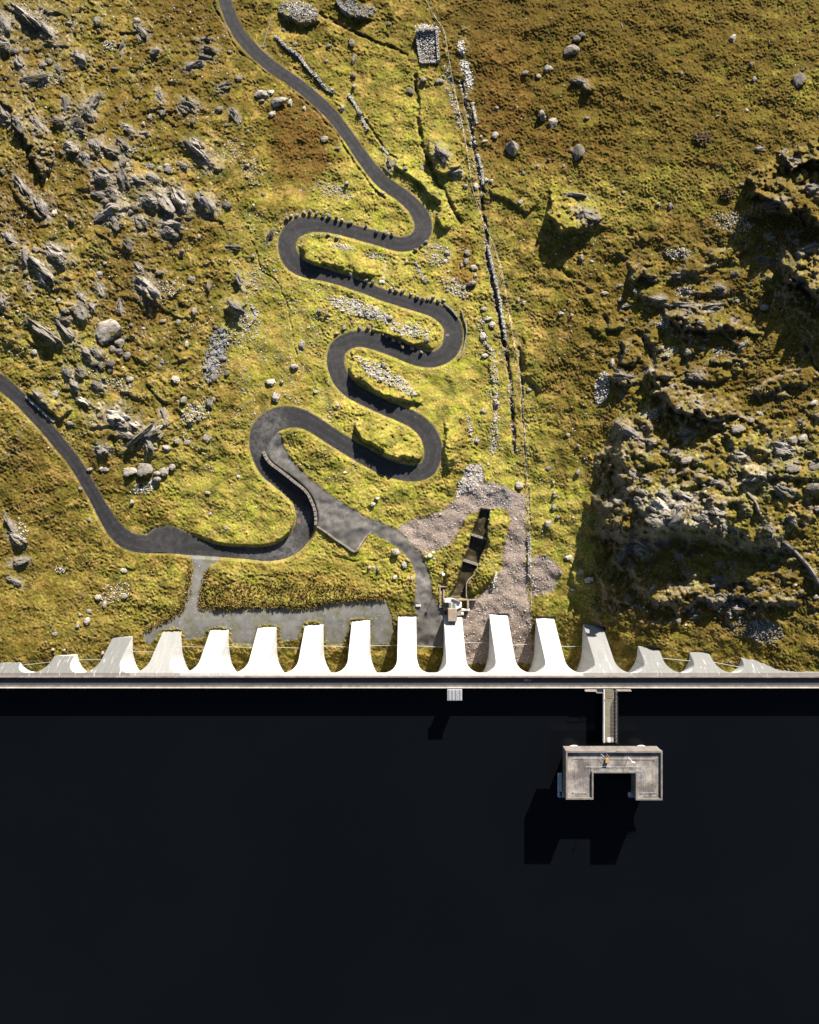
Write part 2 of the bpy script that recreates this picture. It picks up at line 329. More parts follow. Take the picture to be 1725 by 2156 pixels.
# bedrock outcrops read off the enlarged views: x, y, long, short, angle (degrees, clockwise in the picture), tone
D2 = math.radians
OUT = []
OUT += [(*Z1([(x, y)])[0], l, w, a, t) for x, y, l, w, a, t in [
    (20, 150, 150, 110, 70, .15), (150, 95, 260, 60, 38, .2), (300, 195, 170, 60, 42, .2), (30, 280, 110, 90, 30, .12), (120, 400, 130, 60, 65, .13), (205, 490, 170, 70, -20, .09), (500, 360, 110, 80, 60, .15), (365, 430, 80, 45, 65, .13),
    (890, 200, 120, 60, 55, .14), (765, 290, 110, 30, 100, .13), (580, 640, 110, 80, 120, .11), (545, 705, 140, 90, 50, .10), (410, 665, 130, 60, 85, .12), (370, 760, 90, 60, 20, .09), (465, 780, 120, 80, 140, .075), (110, 780, 110, 60, 60, .14), (30, 720, 130, 70, 60, .14), (240, 785, 120, 70, 60, .13),
    (510, 822, 90, 40, 10, .15), (445, 925, 110, 80, 20, .17), (600, 905, 110, 80, 60, .18), (530, 1000, 100, 80, 60, .17), (760, 905, 90, 60, 40, .11), (700, 955, 110, 50, 20, .16), (820, 825, 80, 45, 35, .13), (790, 790, 90, 28, 12, .3), (895, 835, 70, 40, 15, .15),
    (770, 1020, 110, 80, 110, .11), (765, 1115, 150, 80, 70, .10), (650, 1110, 170, 110, 30, .16), (700, 1212, 90, 60, 60, .12), (630, 1222, 100, 60, 20, .12), (860, 1130, 100, 60, 10, .14), (960, 1115, 100, 60, 15, .12), (1150, 1040, 80, 45, 30, .11), (1265, 970, 240, 70, 40, .19), (1230, 900, 120, 50, 35, .22),
    (700, 1310, 210, 120, -35, .2), (925, 1250, 140, 80, 20, .19), (1035, 1270, 190, 90, 55, .16), (1130, 1260, 210, 100, 55, .17), (1300, 1280, 160, 110, 55, .13), (1065, 1405, 160, 70, 15, .15), (870, 1390, 100, 70, 40, .14), (715, 1400, 100, 60, 60, .13), (130, 1160, 150, 55, 55, .15), (190, 1230, 120, 50, 55, .14), (270, 1310, 170, 90, 60, .15),
    (1310, 312, 130, 50, 10, .08), (1290, 358, 90, 35, 5, .1), (1205, 412, 140, 55, -15, .15), (1140, 682, 90, 50, 20, .11), (1000, 600, 110, 45, 70, .14), (1400, 550, 110, 50, -20, .1), (1470, 725, 110, 55, 60, .13), (1280, 245, 110, 24, 5, .26), (975, 320, 70, 50, -40, .16), (1200, 655, 130, 70, 20, .13)]]
OUT += [(*Z4([(x, y)])[0], l, w, a, t) for x, y, l, w, a, t in [
    (155, 170, 110, 50, 80, .15), (355, 160, 190, 110, 35, .16), (255, 235, 220, 50, 40, .17), (262, 300, 100, 70, 70, .14), (180, 372, 80, 50, 80, .14), (800, 90, 85, 60, 60, .1), (1050, 15, 150, 80, 20, .12), (875, 245, 100, 45, 50, .17), (920, 370, 190, 120, 40, .17), (510, 425, 75, 45, 50, .17), (500, 512, 130, 100, 70, .16), (575, 480, 75, 50, 80, .13),
    (625, 372, 110, 50, 70, .18), (752, 490, 110, 35, 80, .17), (270, 640, 290, 55, 35, .15), (425, 650, 220, 60, 48, .16), (405, 565, 90, 40, 10, .12), (540, 772, 90, 50, 50, .14), (610, 775, 90, 60, 50, .13), (430, 905, 100, 65, 50, .12), (465, 972, 90, 60, 60, .15), (500, 895, 80, 60, 50, .11), (610, 982, 90, 60, 30, .09), (1500, 330, 150, 45, 70, .09), (1480, 490, 140, 60, 40, .09), (1460, 115, 90, 40, 0, .1), (1690, 50, 110, 40, 110, .07),
    (725, 1175, 190, 80, 15, .3), (765, 1225, 90, 50, 10, .12), (850, 1230, 120, 70, 25, .32), (950, 1262, 130, 70, -30, .24), (790, 1285, 130, 60, 25, .16), (640, 1385, 110, 70, 0, .2), (880, 1290, 220, 35, -40, .17), (925, 1345, 110, 70, 60, .15), (1030, 1175, 120, 45, 70, .15), (520, 1075, 130, 35, 30, .34), (240, 1040, 90, 40, 40, .15), (275, 1100, 70, 35, 30, .14), (60, 55, 120, 60, 40, .16), (10, 450, 90, 60, 80, .15), (330, 115, 110, 50, 20, .17)]]
OUT += [(*Z6([(x, y)])[0], l, w, a, t) for x, y, l, w, a, t in [
    (720, 440, 120, 50, 15, .15), (900, 478, 200, 40, 5, .17), (1060, 485, 120, 60, -10, .16), (960, 930, 120, 80, 10, .12), (500, 925, 130, 55, 10, .14), (890, 1272, 110, 45, -5, .16), (1500, 1385, 190, 100, 20, .15), (1240, 1425, 140, 70, 10, .15), (560, 1285, 190, 70, 30, .12), (1250, 720, 80, 35, -40, .16), (1650, 130, 160, 60, -20, .09), (1390, 190, 110, 45, 10, .1), (850, 290, 120, 45, 0, .13), (1110, 370, 90, 45, 10, .12)]]
OUT += [(*ZC([(x, y)])[0], l, w, a, t) for x, y, l, w, a, t in [
    (725, 310, 150, 130, 40, .27), (830, 365, 170, 110, -55, .15), (700, 400, 110, 80, 30, .15), (760, 230, 110, 50, 30, .2), (905, 245, 160, 70, 25, .19), (620, 215, 110, 45, 25, .17), (600, 275, 100, 60, 40, .15), (650, 130, 80, 35, 10, .2), (1085, 150, 100, 40, 10, .15), (990, 370, 110, 70, 30, .19), (1080, 330, 120, 60, 20, .19), (1105, 405, 120, 70, 60, .13), (620, 570, 130, 80, 20, .18), (545, 540, 190, 40, -45, .13), (500, 600, 150, 35, -50, .1), (1330, 115, 160, 55, -15, .24), (1410, 435, 90, 60, 40, .13), (560, 100, 70, 45, 70, .16), (1500, 200, 160, 60, 20, .14), (1560, 385, 80, 30, 40, .16), (1100, 760, 120, 50, 10, .12), (480, 240, 200, 40, -40, .08), (740, 530, 90, 40, 10, .17)]]
OUT += [(*Z3([(x, y)])[0], l, w, a, t) for x, y, l, w, a, t in [(270, 1350, 170, 90, 20, .12), (220, 1225, 180, 36, 5, .18), (1560, 1010, 130, 50, -10, .1), (1450, 1270, 200, 60, -15, .1), (1690, 1180, 110, 60, 0, .14), (240, 520, 120, 40, 20, .09)]]
OUT += [(*ZA([(x, y)])[0], l, w, a, t) for x, y, l, w, a, t in [(120, 645, 130, 60, -10, .12), (70, 420, 150, 40, 60, .15), (100, 500, 120, 50, 30, .15), (100, 770, 110, 45, 30, .1)]]
OUT += [(*Z2([(x, y)])[0], l, w, a, t) for x, y, l, w, a, t in [(1060, 960, 130, 80, 60, .11), (1150, 1080, 90, 60, 20, .16), (740, 1040, 95, 65, 80, .14)]]
for (a0, b0, a1, b1, n) in [(1290, 560, 1560, 760, 16), (1290, 760, 1480, 960, 18), (1290, 960, 1500, 1130, 18), (1500, 960, 1720, 1130, 10), (1320, 1150, 1520, 1260, 8), (1400, 1230, 1640, 1300, 10), (1590, 300, 1720, 600, 10)]:
    for _ in range(n):
        OUT.append((random.uniform(a0, a1), random.uniform(b0, b1), random.uniform(9, 22) / .336, random.uniform(6, 11) / .336, random.uniform(-45, 30), random.choice([.09, .11, .14, .16, .2])))
CTRL = [(0, 1395, .2), (60, 1400, -1.8), (131, 1383, -3), (255, 1343, -10.6), (350, 1330, -12.7), (460, 1328, -13.2), (560, 1322, -14.4), (660, 1316, -15.6), (760, 1307, -17.5), (857, 1298, -19.4), (955, 1297, -19.8), (1050, 1295, -20.1), (1145, 1301, -18.8), (1245, 1318, -15.4), (1300, 1350, -10.5), (1362, 1364, -5.5), (1472, 1375, -3.4), (1570, 1386, -1), (1650, 1405, 3), (1720, 1424, 4.2),
        (0, 1430, -1), (131, 1425, -6), (255, 1425, -13), (460, 1425, -17), (660, 1425, -19.5), (857, 1425, -23), (1050, 1425, -24), (1245, 1425, -19), (1362, 1425, -9), (1570, 1425, -2),
        (0, 1200, -4), (0, 1000, -5), (90, 1060, -7.5), (150, 1200, -9.5), (300, 1250, -12.3), (420, 1260, -13.8), (600, 1250, -15.8), (700, 1090, -17.1), (800, 1105, -17.9), (610, 990, -17.1), (640, 1030, -17), (660, 1075, -17), (740, 1140, -17.2), (880, 1200, -19), (905, 1280, -19.5), (1000, 1200, -20.6), (1080, 1150, -19.5), (1150, 1150, -17.5), (1230, 1150, -16),
        (1300, 1080, -13), (1420, 1200, -8), (1600, 1250, -1), (1725, 1250, 4), (1725, 1000, 3), (1520, 1000, -4), (1380, 980, -8), (300, 620, -18), (100, 620, -9), (0, 620, -5), (0, 300, -12), (200, 300, -20), (400, 300, -28), (0, 0, -22), (250, 0, -32), (900, 100, -38), (1000, 300, -33), (1050, 560, -27), (1050, 800, -22.5), (1110, 950, -20.5), (1300, 700, -18), (1500, 700, -10), (1725, 700, -2), (1300, 300, -27), (1500, 300, -20), (1725, 300, -12),
        (1200, 0, -36), (1500, 0, -30), (1725, 0, -24), (300, 900, -13.5), (400, 1020, -15.5), (450, 800, -19), (560, 700, -23), (560, 350, -31), (-300, 700, 10), (-300, 100, 0), (-300, 1300, 6), (2000, 300, -4), (2000, 900, 8), (2000, 1400, 16), (1000, -400, -52), (400, -400, -46), (1700, -400, -40)]
CTRL += [(r[0], r[1], r[3]) for r in ROAD[2:70:2]] + [(r[0], r[1], r[3]) for r in ROAD[84::2]]

# ------------------------------------------------------------------ terrain height field
STEP = 1.8
ud = np.arange(-70, 1796, STEP); vd = np.arange(-70, 1436, STEP)
gl = np.concatenate([[9000, 6500, 5000, 4000, 3200, 2600, 2100, 1700, 1400, 1150, 950, 800, 680, 580, 500, 440, 395, 360], np.arange(335, 4, -5.5)]).astype(float)
ug = np.concatenate([ud[0] - gl, ud, ud[-1] + gl[::-1]])
vg = np.concatenate([vd[0] - gl, vd, [1440, 1446, 1456, 1480, 1540, 1700, 2000, 2400, 3000, 3800, 5000, 7000, 10000]])
U, V = np.meshgrid(ug, vg); NV, NU = U.shape
i0, j0 = len(gl), len(gl)
print('grid', NU, NV)

def rbf(pts):
    p = np.array(pts, float); xy = p[:, :2] / 100; n = len(p)
    d = np.linalg.norm(xy[:, None] - xy[None], axis=2)
    k = np.where(d > 0, d * d * np.log(d + 1e-9), 0) + np.eye(n) * 0.02
    A = np.zeros((n + 3, n + 3)); A[:n, :n] = k; A[:n, n] = 1; A[:n, n + 1:] = xy; A[n, :n] = 1; A[n + 1:, :n] = xy.T
    w = np.linalg.solve(A, np.concatenate([p[:, 2], [0, 0, 0]]))
    def f(u, v):
        q = np.stack([u.ravel(), v.ravel()], 1) / 100
        dd = np.linalg.norm(q[:, None] - xy[None], axis=2)
        return (np.where(dd > 0, dd * dd * np.log(dd + 1e-9), 0) @ w[:n] + w[n] + q @ w[n + 1:]).reshape(u.shape)
    return f
f0 = rbf(CTRL)
cu = np.arange(-320, 2050, 15.); cv = np.arange(-420, 1470, 15.)
CUg, CVg = np.meshgrid(cu, cv); CZ = f0(CUg, CVg)
def bil(arr, xs, ys, u, v):
    fx = np.clip((u - xs[0]) / (xs[1] - xs[0]), 0, len(xs) - 1.001); fy = np.clip((v - ys[0]) / (ys[1] - ys[0]), 0, len(ys) - 1.001)
    a = fx.astype(int); b = fy.astype(int); fx = fx - a; fy = fy - b
    return (arr[b, a] * (1 - fx) + arr[b, a + 1] * fx) * (1 - fy) + (arr[b + 1, a] * (1 - fx) + arr[b + 1, a + 1] * fx) * fy
Z = bil(CZ, cu, cv, U, V)
Z = np.clip(Z, -60, 25)

FADE = np.minimum(sst(-900, -380, U), sst(2620, 2100, U)) * sst(-900, -380, V)
W1 = fbm(U / 40, V / 40, 3, 3); W2 = fbm(U / 40, V / 40, 91, 3)       # domain warp
def poly_sd(poly, pad=40, warp=0.0, lit=0.0):
    """signed distance in pixels (positive inside) in the polygon's window"""
    p = np.array(poly, float)
    a = np.searchsorted(ug, p[:, 0].min() - pad); b = np.searchsorted(ug, p[:, 0].max() + pad)
    c = np.searchsorted(vg, p[:, 1].min() - pad); d = np.searchsorted(vg, p[:, 1].max() + pad)
    sl_ = (slice(c, d), slice(a, b)); x = U[sl_] + warp * W1[sl_]; y = V[sl_] + warp * W2[sl_]
    best = np.full(x.shape, 1e9); ins = np.zeros(x.shape, bool); soft_b = np.full(x.shape, 1e9)
    area = np.sum(p[:, 0] * np.roll(p[:, 1], -1) - np.roll(p[:, 0], -1) * p[:, 1])
    for (x0, y0), (x1, y1) in zip(p, np.roll(p, -1, 0)):
        dx, dy = x1 - x0, y1 - y0; L = dx * dx + dy * dy + 1e-9
        t = np.clip(((x - x0) * dx + (y - y0) * dy) / L, 0, 1)
        q2 = (x - x0 - t * dx) ** 2 + (y - y0 - t * dy) ** 2; best = np.minimum(best, q2)
        if lit:                              # banks that face the sun run out gently
            sg = 1 if area > 0 else -1; nx, ny = sg * dy / math.sqrt(L), -sg * dx / math.sqrt(L)
            m_ = 1 + lit * max(0.0, nx * .55 - ny * .83 + .12); soft_b = np.minimum(soft_b, q2 / m_ ** 2)
        if y0 != y1:
            ins ^= ((y0 > y) != (y1 > y)) & (x < (x1 - x0) * (y - y0) / (y1 - y0) + x0)
    return sl_, np.where(ins, np.sqrt(soft_b if lit else best), -np.sqrt(best))
def line_d(pts, pad=30, warp=0.0):
    """distance to a polyline (whole grid, windowed by segment); returns dist and interpolated extra value"""
    D = np.full(U.shape, 1e9, np.float32); E = np.zeros(U.shape, np.float32)
    for q0, q1 in zip(pts[:-1], pts[1:]):
        x0, y0, x1, y1 = q0[0], q0[1], q1[0], q1[1]
        a = np.searchsorted(ug, min(x0, x1) - pad); b = np.searchsorted(ug, max(x0, x1) + pad)
        c = np.searchsorted(vg, min(y0, y1) - pad); d = np.searchsorted(vg, max(y0, y1) + pad)
        s = (slice(c, d), slice(a, b)); x = U[s] + warp * W1[s]; y = V[s] + warp * W2[s]
        dx, dy = x1 - x0, y1 - y0; t = np.clip(((x - x0) * dx + (y - y0) * dy) / (dx * dx + dy * dy + 1e-9), 0, 1)
        dd = np.sqrt((x - x0 - t * dx) ** 2 + (y - y0 - t * dy) ** 2)
        if len(q0) > 2:
            hw = q0[2] + (q1[2] - q0[2]) * t; zz = q0[3] + (q1[3] - q0[3]) * t; dd = dd - hw
            E[s] = np.where(dd < D[s], zz, E[s])
        D[s] = np.minimum(D[s], dd)
    return D, E

# resample the road as a smooth curve
def spline(pts, step=3.0):
    p = np.array(pts, float); out = []
    for i in range(len(p) - 1):
        a, b, c, d = p[max(i - 1, 0)], p[i], p[i + 1], p[min(i + 2, len(p) - 1)]
        n = max(2, int(np.hypot(*(c - b)[:2]) / step))
        for k in range(n):
            t = k / n
            out.append(0.5 * ((2 * b) + (-a + c) * t + (2 * a - 5 * b + 4 * c - d) * t * t + (-a + 3 * b - 3 * c + d) * t ** 3))
    out.append(p[-1]); return np.array(out)
road_c = spline(ROAD)
RD, RZ = line_d(road_c[::2].tolist() + [road_c[-1].tolist()], 60)

flat = np.zeros(U.shape, np.float32)          # 1 where the micro relief is removed
def sd_full(poly, pad=40, warp=0.0):
    o = np.full(U.shape, -99., np.float32); s, d = poly_sd(poly, pad, warp); o[s] = d; return o
S_spur = sd_full(SPUR, 20, 2.0); S_yard = sd_full(YARD, 20, 5.0); S_spoil = sd_full(SPOIL, 30, 8.0); S_spoil2 = sd_full(SPOIL2, 30, 8.0); S_chan = sd_full(CHAN, 30, 2.0)

# broad hummocks and crag lines on the two hillsides
hum = 1.7 * fbm(U / 85, V / 70, 21, 3) + 0.45 * fbm(U / 24, V / 24, 22, 2)
def saw(lam, ang, seed, rise=0.86):
    c, s = math.cos(ang), math.sin(ang)
    ph = (U * c + V * s) / lam + 1.5 * fbm(U / 110, V / 110, seed, 3) + 0.25 * fbm(U / 22, V / 22, seed + 5, 2)
    fr = ph - np.floor(ph)
    return np.where(fr < rise, fr / rise, (1 - fr) / (1 - rise))
left_w = sst(520, 420, U + 40 * W1) * sst(1010, 930, V) * sst(0.02, 0.16, RD / 400 + 0.0)
right_w = sst(1225, 1290, U + 50 * W1) * sst(430, 560, V) * sst(1350, 1290, V)
lm = sst(-0.12, 0.3, fbm(U / 90, V / 90, 31, 2)); rm = sst(-0.2, 0.25, fbm(U / 110, V / 110, 32, 2))
def bil_(lam, seed): return np.abs(fbm(U / lam, V / lam, seed, 2)) * 2
rbil = 3.4 * sst(-.08, .22, fbm(U / 80, V / 58, 45, 4, .55)) + 1.1 * bil_(27, 46) + .4 * bil_(13, 47)
crag = left_w * (lm * 1.0 * saw(58, 2.05, 41) + .55 * bil_(30, 48) + .3 * bil_(14, 49)) + right_w * (.35 + .65 * rm) * rbil * .62
Z = Z + FADE * hum * sst(0, 25, RD) * (1 - 0.8 * np.clip(S_yard / 10 + 1, 0, 1)) + crag * sst(3, 20, RD)

# mounds, banks and hills: polygon, height, width of the steep edge in px, tilt (0 flat top, 1 wedge that is high at the lower left)
MOUNDS = [
    ([(633, 514), (655, 502), (700, 505), (745, 522), (790, 548), (800, 578), (760, 580), (710, 564), (660, 554), (637, 543)], 2.6, 6, .3),
    ([(790, 697), (830, 682), (890, 668), (922, 692), (926, 715), (903, 733), (868, 726), (830, 711), (800, 703)], 2.4, 6, .6),
    ([(735, 744), (770, 745), (830, 782), (880, 826), (895, 850), (862, 848), (800, 836), (762, 810), (740, 785)], 3.6, 7, .5),
    ([(750, 882), (790, 874), (850, 906), (885, 935), (892, 962), (873, 974), (840, 966), (790, 946), (757, 925)], 4.4, 6, .5),
    ([(818, 347), (850, 362), (892, 392), (920, 430), (927, 480), (948, 484), (948, 430), (915, 378), (862, 342), (834, 328)], 2.6, 6, .2),
    ([(50, 830), (70, 836), (105, 866), (125, 885), (150, 860), (110, 830), (70, 810)], 2.0, 4, .2),
    ([(-40, 190), (20, 236), (50, 290), (86, 368), (110, 330), (80, 260), (50, 190)], 4.6, 5, .5),
    ([(515, 560), (527, 600), (520, 640), (497, 668), (474, 652), (498, 612)], 2.8, 5, .6),
    ([(908, 292), (925, 278), (955, 285), (977, 310), (977, 345), (952, 362), (915, 365), (906, 330)], 3.2, 6, .4),
    ([(1155, 394), (1195, 400), (1240, 418), (1283, 462), (1262, 478), (1220, 488), (1176, 484), (1156, 446)], 8.0, 11, .8),
    ([(1582, 362), (1640, 356), (1700, 338), (1740, 300), (1850, 270), (1850, 480), (1725, 472), (1655, 440), (1630, 425), (1576, 420)], 12.0, 14, .8),
    ([(1636, 318), (1680, 318), (1725, 285), (1830, 240), (1830, 330), (1740, 345), (1660, 355)], 9, 10, .7),
    ([(1600, 420), (1650, 412), (1680, 440), (1600, 455), (1565, 450)], 3.0, 5, .6),
    ([(1640, 500), (1700, 515), (1760, 500), (1840, 560), (1840, 660), (1725, 640), (1650, 570)], 12.0, 16, .8),
    ([(1404, 642), (1500, 638), (1560, 650), (1632, 685), (1600, 700), (1540, 694), (1470, 692), (1408, 676)], 7.0, 9, .8),
    ([(1330, 548), (1365, 538), (1395, 552), (1380, 580), (1340, 590), (1325, 572)], 4.6, 7, .7),
    ([(1274, 658), (1310, 650), (1320, 690), (1285, 700)], 2.6, 5, .7),
    ([(1374, 788), (1440, 770), (1470, 800), (1560, 830), (1575, 880), (1500, 885), (1425, 862), (1372, 825)], 10, 13, .85),
    ([(1294, 788), (1330, 782), (1345, 800), (1330, 815), (1300, 812)], 4.5, 6, .5),
    ([(1310, 715), (1345, 700), (1350, 740), (1320, 780), (1305, 770)], 5.0, 6, .6),
    ([(1450, 660), (1520, 770), (1545, 790), (1505, 810), (1445, 800)], 2.0, 6, .5),
    ([(1296, 920), (1268, 965), (1282, 1010), (1256, 1050), (1262, 1085), (1248, 1118), (1300, 1142), (1360, 1148), (1440, 1142), (1490, 1136), (1540, 1150), (1600, 1164), (1660, 1168), (1690, 1118), (1720, 1060), (1800, 950), (1800, 870), (1560, 850), (1400, 850), (1320, 880)], 12.0, 40, .6),
    ([(1340, 1060), (1364, 1098), (1400, 1114), (1440, 1112), (1480, 1104), (1500, 1080), (1440, 1050), (1380, 1040)], 2.5, 6, .6),
    ([(1292, 1142), (1330, 1138), (1380, 1148), (1450, 1158), (1512, 1198), (1512, 1232), (1480, 1256), (1430, 1272), (1385, 1274), (1345, 1250), (1322, 1216), (1296, 1176)], 5.5, 20, .7),
    ([(1258, 1200), (1290, 1182), (1340, 1225), (1352, 1255), (1330, 1272), (1300, 1276), (1270, 1262)], 3.6, 14, .4),
    ([(1400, 1250), (1480, 1215), (1600, 1165), (1690, 1190), (1704, 1250), (1660, 1278), (1600, 1274), (1540, 1264), (1480, 1278), (1430, 1290), (1395, 1280)], 5.5, 15, .7),
    ([(1370, 760), (1420, 752), (1442, 780), (1400, 800), (1368, 790)], 4.0, 7, .7),
    ([(1560, 985), (1640, 960), (1700, 985), (1690, 1010), (1620, 1005), (1570, 1010)], 4.0, 8, .7),
    ([(1500, 742), (1560, 735), (1575, 755), (1530, 770), (1496, 762)], 3.6, 7, .7),
    ([(1205, 1200), (1235, 1195), (1255, 1225), (1235, 1245), (1208, 1225)], 2.4, 5, .6),
    ([(586, 8), (640, 4), (672, 18), (670, 44), (640, 52), (600, 40), (584, 24)], 3.0, 7, .5),
    ([(716, -30), (745, -30), (790, 10), (788, 36), (735, 40), (722, 10)], 3.4, 6, .4),
    ([(1030, 395), (1080, 400), (1130, 432), (1110, 450), (1070, 420), (1035, 410)], 1.6, 4, .4),
    ([(1225, 165), (1255, 170), (1250, 195), (1228, 190)], 2.0, 4, .6),
    ([(20, 380), (66, 425), (95, 455), (86, 462), (50, 435), (25, 400)], 1.6, 4, .2),
    ([(1010, 640), (1030, 640), (1050, 760), (1042, 850), (1028, 760)], 0.8, 5, .1),
    ([(1100, 700), (1170, 690), (1180, 760), (1140, 830), (1104, 790)], 1.6, 7, .6),
    ([(930, 880), (960, 870), (985, 930), (950, 990), (936, 960)], 2.2, 8, .3),
    ([(1000, 1132), (1040, 1086), (1076, 1090), (1062, 1150), (1050, 1200), (1020, 1240), (992, 1255), (990, 1235), (1010, 1190), (1028, 1140)], 1.6, 6, .1),
    ([(960, 1130), (978, 1090), (1005, 1080), (990, 1130), (974, 1180), (958, 1234), (935, 1250), (940, 1180)], 1.4, 6, .1),
    ([(430, 1215), (470, 1195), (600, 1190), (720, 1200), (810, 1245), (800, 1262), (707, 1266), (630, 1279), (500, 1279), (436, 1278)], 0.9, 6, .1),
]
SD2 = np.array([-0.42, 0.91])
for poly, h, soft, tilt in MOUNDS:
    s, d = poly_sd(poly, 50, 26 if h > 4.5 else 14 if h > 2 else 5, 5.0 if h > 3 else 2.5)
    p = np.array(poly); t = U[s] * SD2[0] + V[s] * SD2[1]; tp = p @ SD2
    tt = np.clip((t - tp.min()) / (tp.max() - tp.min()), 0, 1)
    tilt = min(1.0, tilt + (.2 if h > 4 else .1)); prof = (1 - tilt) + tilt * tt ** 0.75
    rel = 1 + 0.25 * fbm(U[s] / 26, V[s] / 26, 55, 4)
    wob = d + min(9, 1.5 + soft * .25) * fbm(U[s] / (9 + soft * .4), V[s] / (9 + soft * .4), 57, 3)
    Z[s] += h * prof * rel * sst(-soft * 0.3, soft, wob) * sst(0.5, 7, RD[s]) * sst(2, -6, S_spur[s])

# ditches and hollows: polyline, half width px, depth m
DITCH = [
    (Z2([(1190, 520), (1220, 650), (1250, 830), (1270, 950), (1300, 1120), (1330, 1200)]), 4, 1.6),
    ([(1013, 400), (1022, 480), (1030, 560), (1045, 640), (1058, 700), (1072, 780), (1078, 860), (1084, 950)], 5.0, 1.9),
    ([(590, 600), (608, 650), (618, 720), (625, 750)], 2, .7), ([(524, 495), (540, 530), (550, 570), (590, 600)], 2, .7),
    (Z2([(300, 90), (420, 150), (530, 205), (640, 262), (760, 300), (850, 345)]), 5, 1.6),
    (Z2([(0, 460), (120, 560), (280, 700), (400, 830), (480, 960), (560, 1080), (640, 1190), (700, 1240)]), 4, 1.0),
    (Z2([(900, 470), (910, 640), (920, 800), (960, 950), (1000, 1060), (1060, 1180), (1120, 1280), (1180, 1400)]), 6, 1.9),
    (Z2([(560, 720), (640, 830), (700, 930), (780, 1000)]), 4, .9),
    ([(1098, 800), (1103, 900), (1110, 1000), (1116, 1100)], 2.5, .6), 
    (Z1([(1340, 20), (1420, 200), (1500, 320), (1620, 420), (1725, 500)]), 3, .9),
    (Z6([(100, 250), (180, 300), (215, 345), (290, 400)]), 7, 1.0), (Z6([(600, 650), (680, 760), (690, 900)]), 8, 2.0),
    (Z6([(1640, 740), (1680, 840), (1725, 900)]), 6, 1.8), (Z5([(1550, 740), (1560, 860), (1570, 960)]), 5, 1.6),
    ([(700, 1170), (740, 1182), (790, 1180), (840, 1170)], 2.5, .5), (ZA([(1370, 800), (1550, 745), (1725, 735)]), 2, .5),
]
for pts, hw, dep in DITCH:
    D, _ = line_d(pts, 30, 6); Z -= dep * (.75 + 1.1 * fbm(U / 17, V / 17, 58, 2)) * (1 - sst(hw * 0.25, hw * 1.1, D)) * sst(0.5, 6, RD)
Z -= 2.0 * sst(-3, 2, S_chan)

# turf banked up round the bedrock
for (u, v, l, w, a, t) in OUT:
    l *= .336 * .62; w *= .336 * .75; r = 1.9 * max(l, w)
    sw = (slice(*np.searchsorted(vg, (v - r, v + r))), slice(*np.searchsorted(ug, (u - r, u + r)))); c, s_ = math.cos(D2(a)), math.sin(D2(a))
    dx, dy = U[sw] - u + 3 * W1[sw], V[sw] - v + 3 * W2[sw]; q = ((dx * c + dy * s_) / l) ** 2 + ((dy * c - dx * s_) / w) ** 2
    Z[sw] += .16 * .17 * w * 2 * np.exp(-q) * sst(2, 9, RD[sw])
def blob(lst):
    r = np.zeros(U.shape, np.float32)
    x = U + 28 * W1; y = V + 28 * W2
    for (u, v, a, b, w) in lst:
        d = np.sqrt(((x - u) / a) ** 2 + ((y - v) / b) ** 2); r = np.maximum(r, w * sst(1.25, 0.55, d))
    return r
lawn = blob([(930, 800, 110, 110, 1), (860, 870, 90, 60, .8), (740, 1040, 130, 60, .7), (500, 1040, 130, 90, .6), (580, 700, 90, 200, .6), (1060, 900, 60, 220, .6), (1180, 1100, 80, 240, .8), (700, 560, 130, 60, .5), (640, 420, 130, 50, .5), (1050, 1400, 900, 70, .7), (1460, 1170, 200, 50, .6), (850, 250, 160, 160, .3), (560, 1140, 120, 40, .5), (760, 1170, 110, 40, .5)])
# micro relief: tussocks
flat = np.maximum.reduce([sst(6, -1, RD), sst(-3, 2, S_spur), sst(-3, 1, S_yard), 0.75 * sst(-4, 3, S_spoil), .8 * sst(-2, 3, S_spoil2), sst(-2, 1, S_chan)])
def tuss(lam, seed, ang):
    c, s_ = math.cos(ang), math.sin(ang)
    return np.abs(perlin((U * c + V * s_) / lam + .35 * W1, (V * c - U * s_) / (lam * .85), seed))
tus = tuss(9.6, 61, .5) * 0.50 + tuss(5.6, 62, 1.2) * 0.60 + 0.18 * perlin(U / 3.9 + .4 * V / 3.9, V / 3.9 - .4 * U / 3.9, 64)
rough_w = 0.72 + 0.4 * sst(-0.2, 0.3, fbm(U / 60, V / 60, 63, 2))
yards_w = sst(500, 420, np.abs(U - 600)) * sst(1170, 1200, V)
Z += FADE * (1 - flat) * tus * (1 - .5 * lawn) * (rough_w + 0.25 * yards_w) * np.where(V < 1440, 1, 0)
# road bed
wr = sst(7, 1.0, RD)
Z = Z * (1 - wr) + (RZ - 0.16 * sst(1.5, -3, RD)) * wr

Z = np.where((V > 1417) & (V < 1500), np.minimum(Z, 3.6), Z)
# lake bed and far hills
lk = sst(1436, 1462, V); Z = Z * (1 - lk) + (-25) * lk
far = np.maximum(sst(2200, 6000, np.abs(U - CU)), sst(4200, 8000, V)); Z = Z + far * 60 * lk
Z = Z + (1 - lk) * 70 * sst(900, 5000, np.maximum(np.abs(U - CU) - 900, 0)) * fbm(U / 2500, V / 2500, 95, 2)

X = (U - CU) * (CAM_Z - Z) / FPX; Y = -(V - CV) * (CAM_Z - Z) / FPX
# keep the hillside out of the concrete of each buttress
for n, fv in FOOTV.items():
    xc = BX0 + BDX * (n - 9); yf = -(fv - CV) * (CAM_Z - foot_z(fv)) / FPX
    if n == 16: continue
    inside = sst(3.6, 2.9, np.abs(X - xc)) * sst(yf + 0.5, yf - 0.3, Y) * (Y > -52)
    Z = Z - inside * np.maximum(Z - (face_z(Y) - 1.0), 0)
X = (U - CU) * (CAM_Z - Z) / FPX; Y = -(V - CV) * (CAM_Z - Z) / FPX

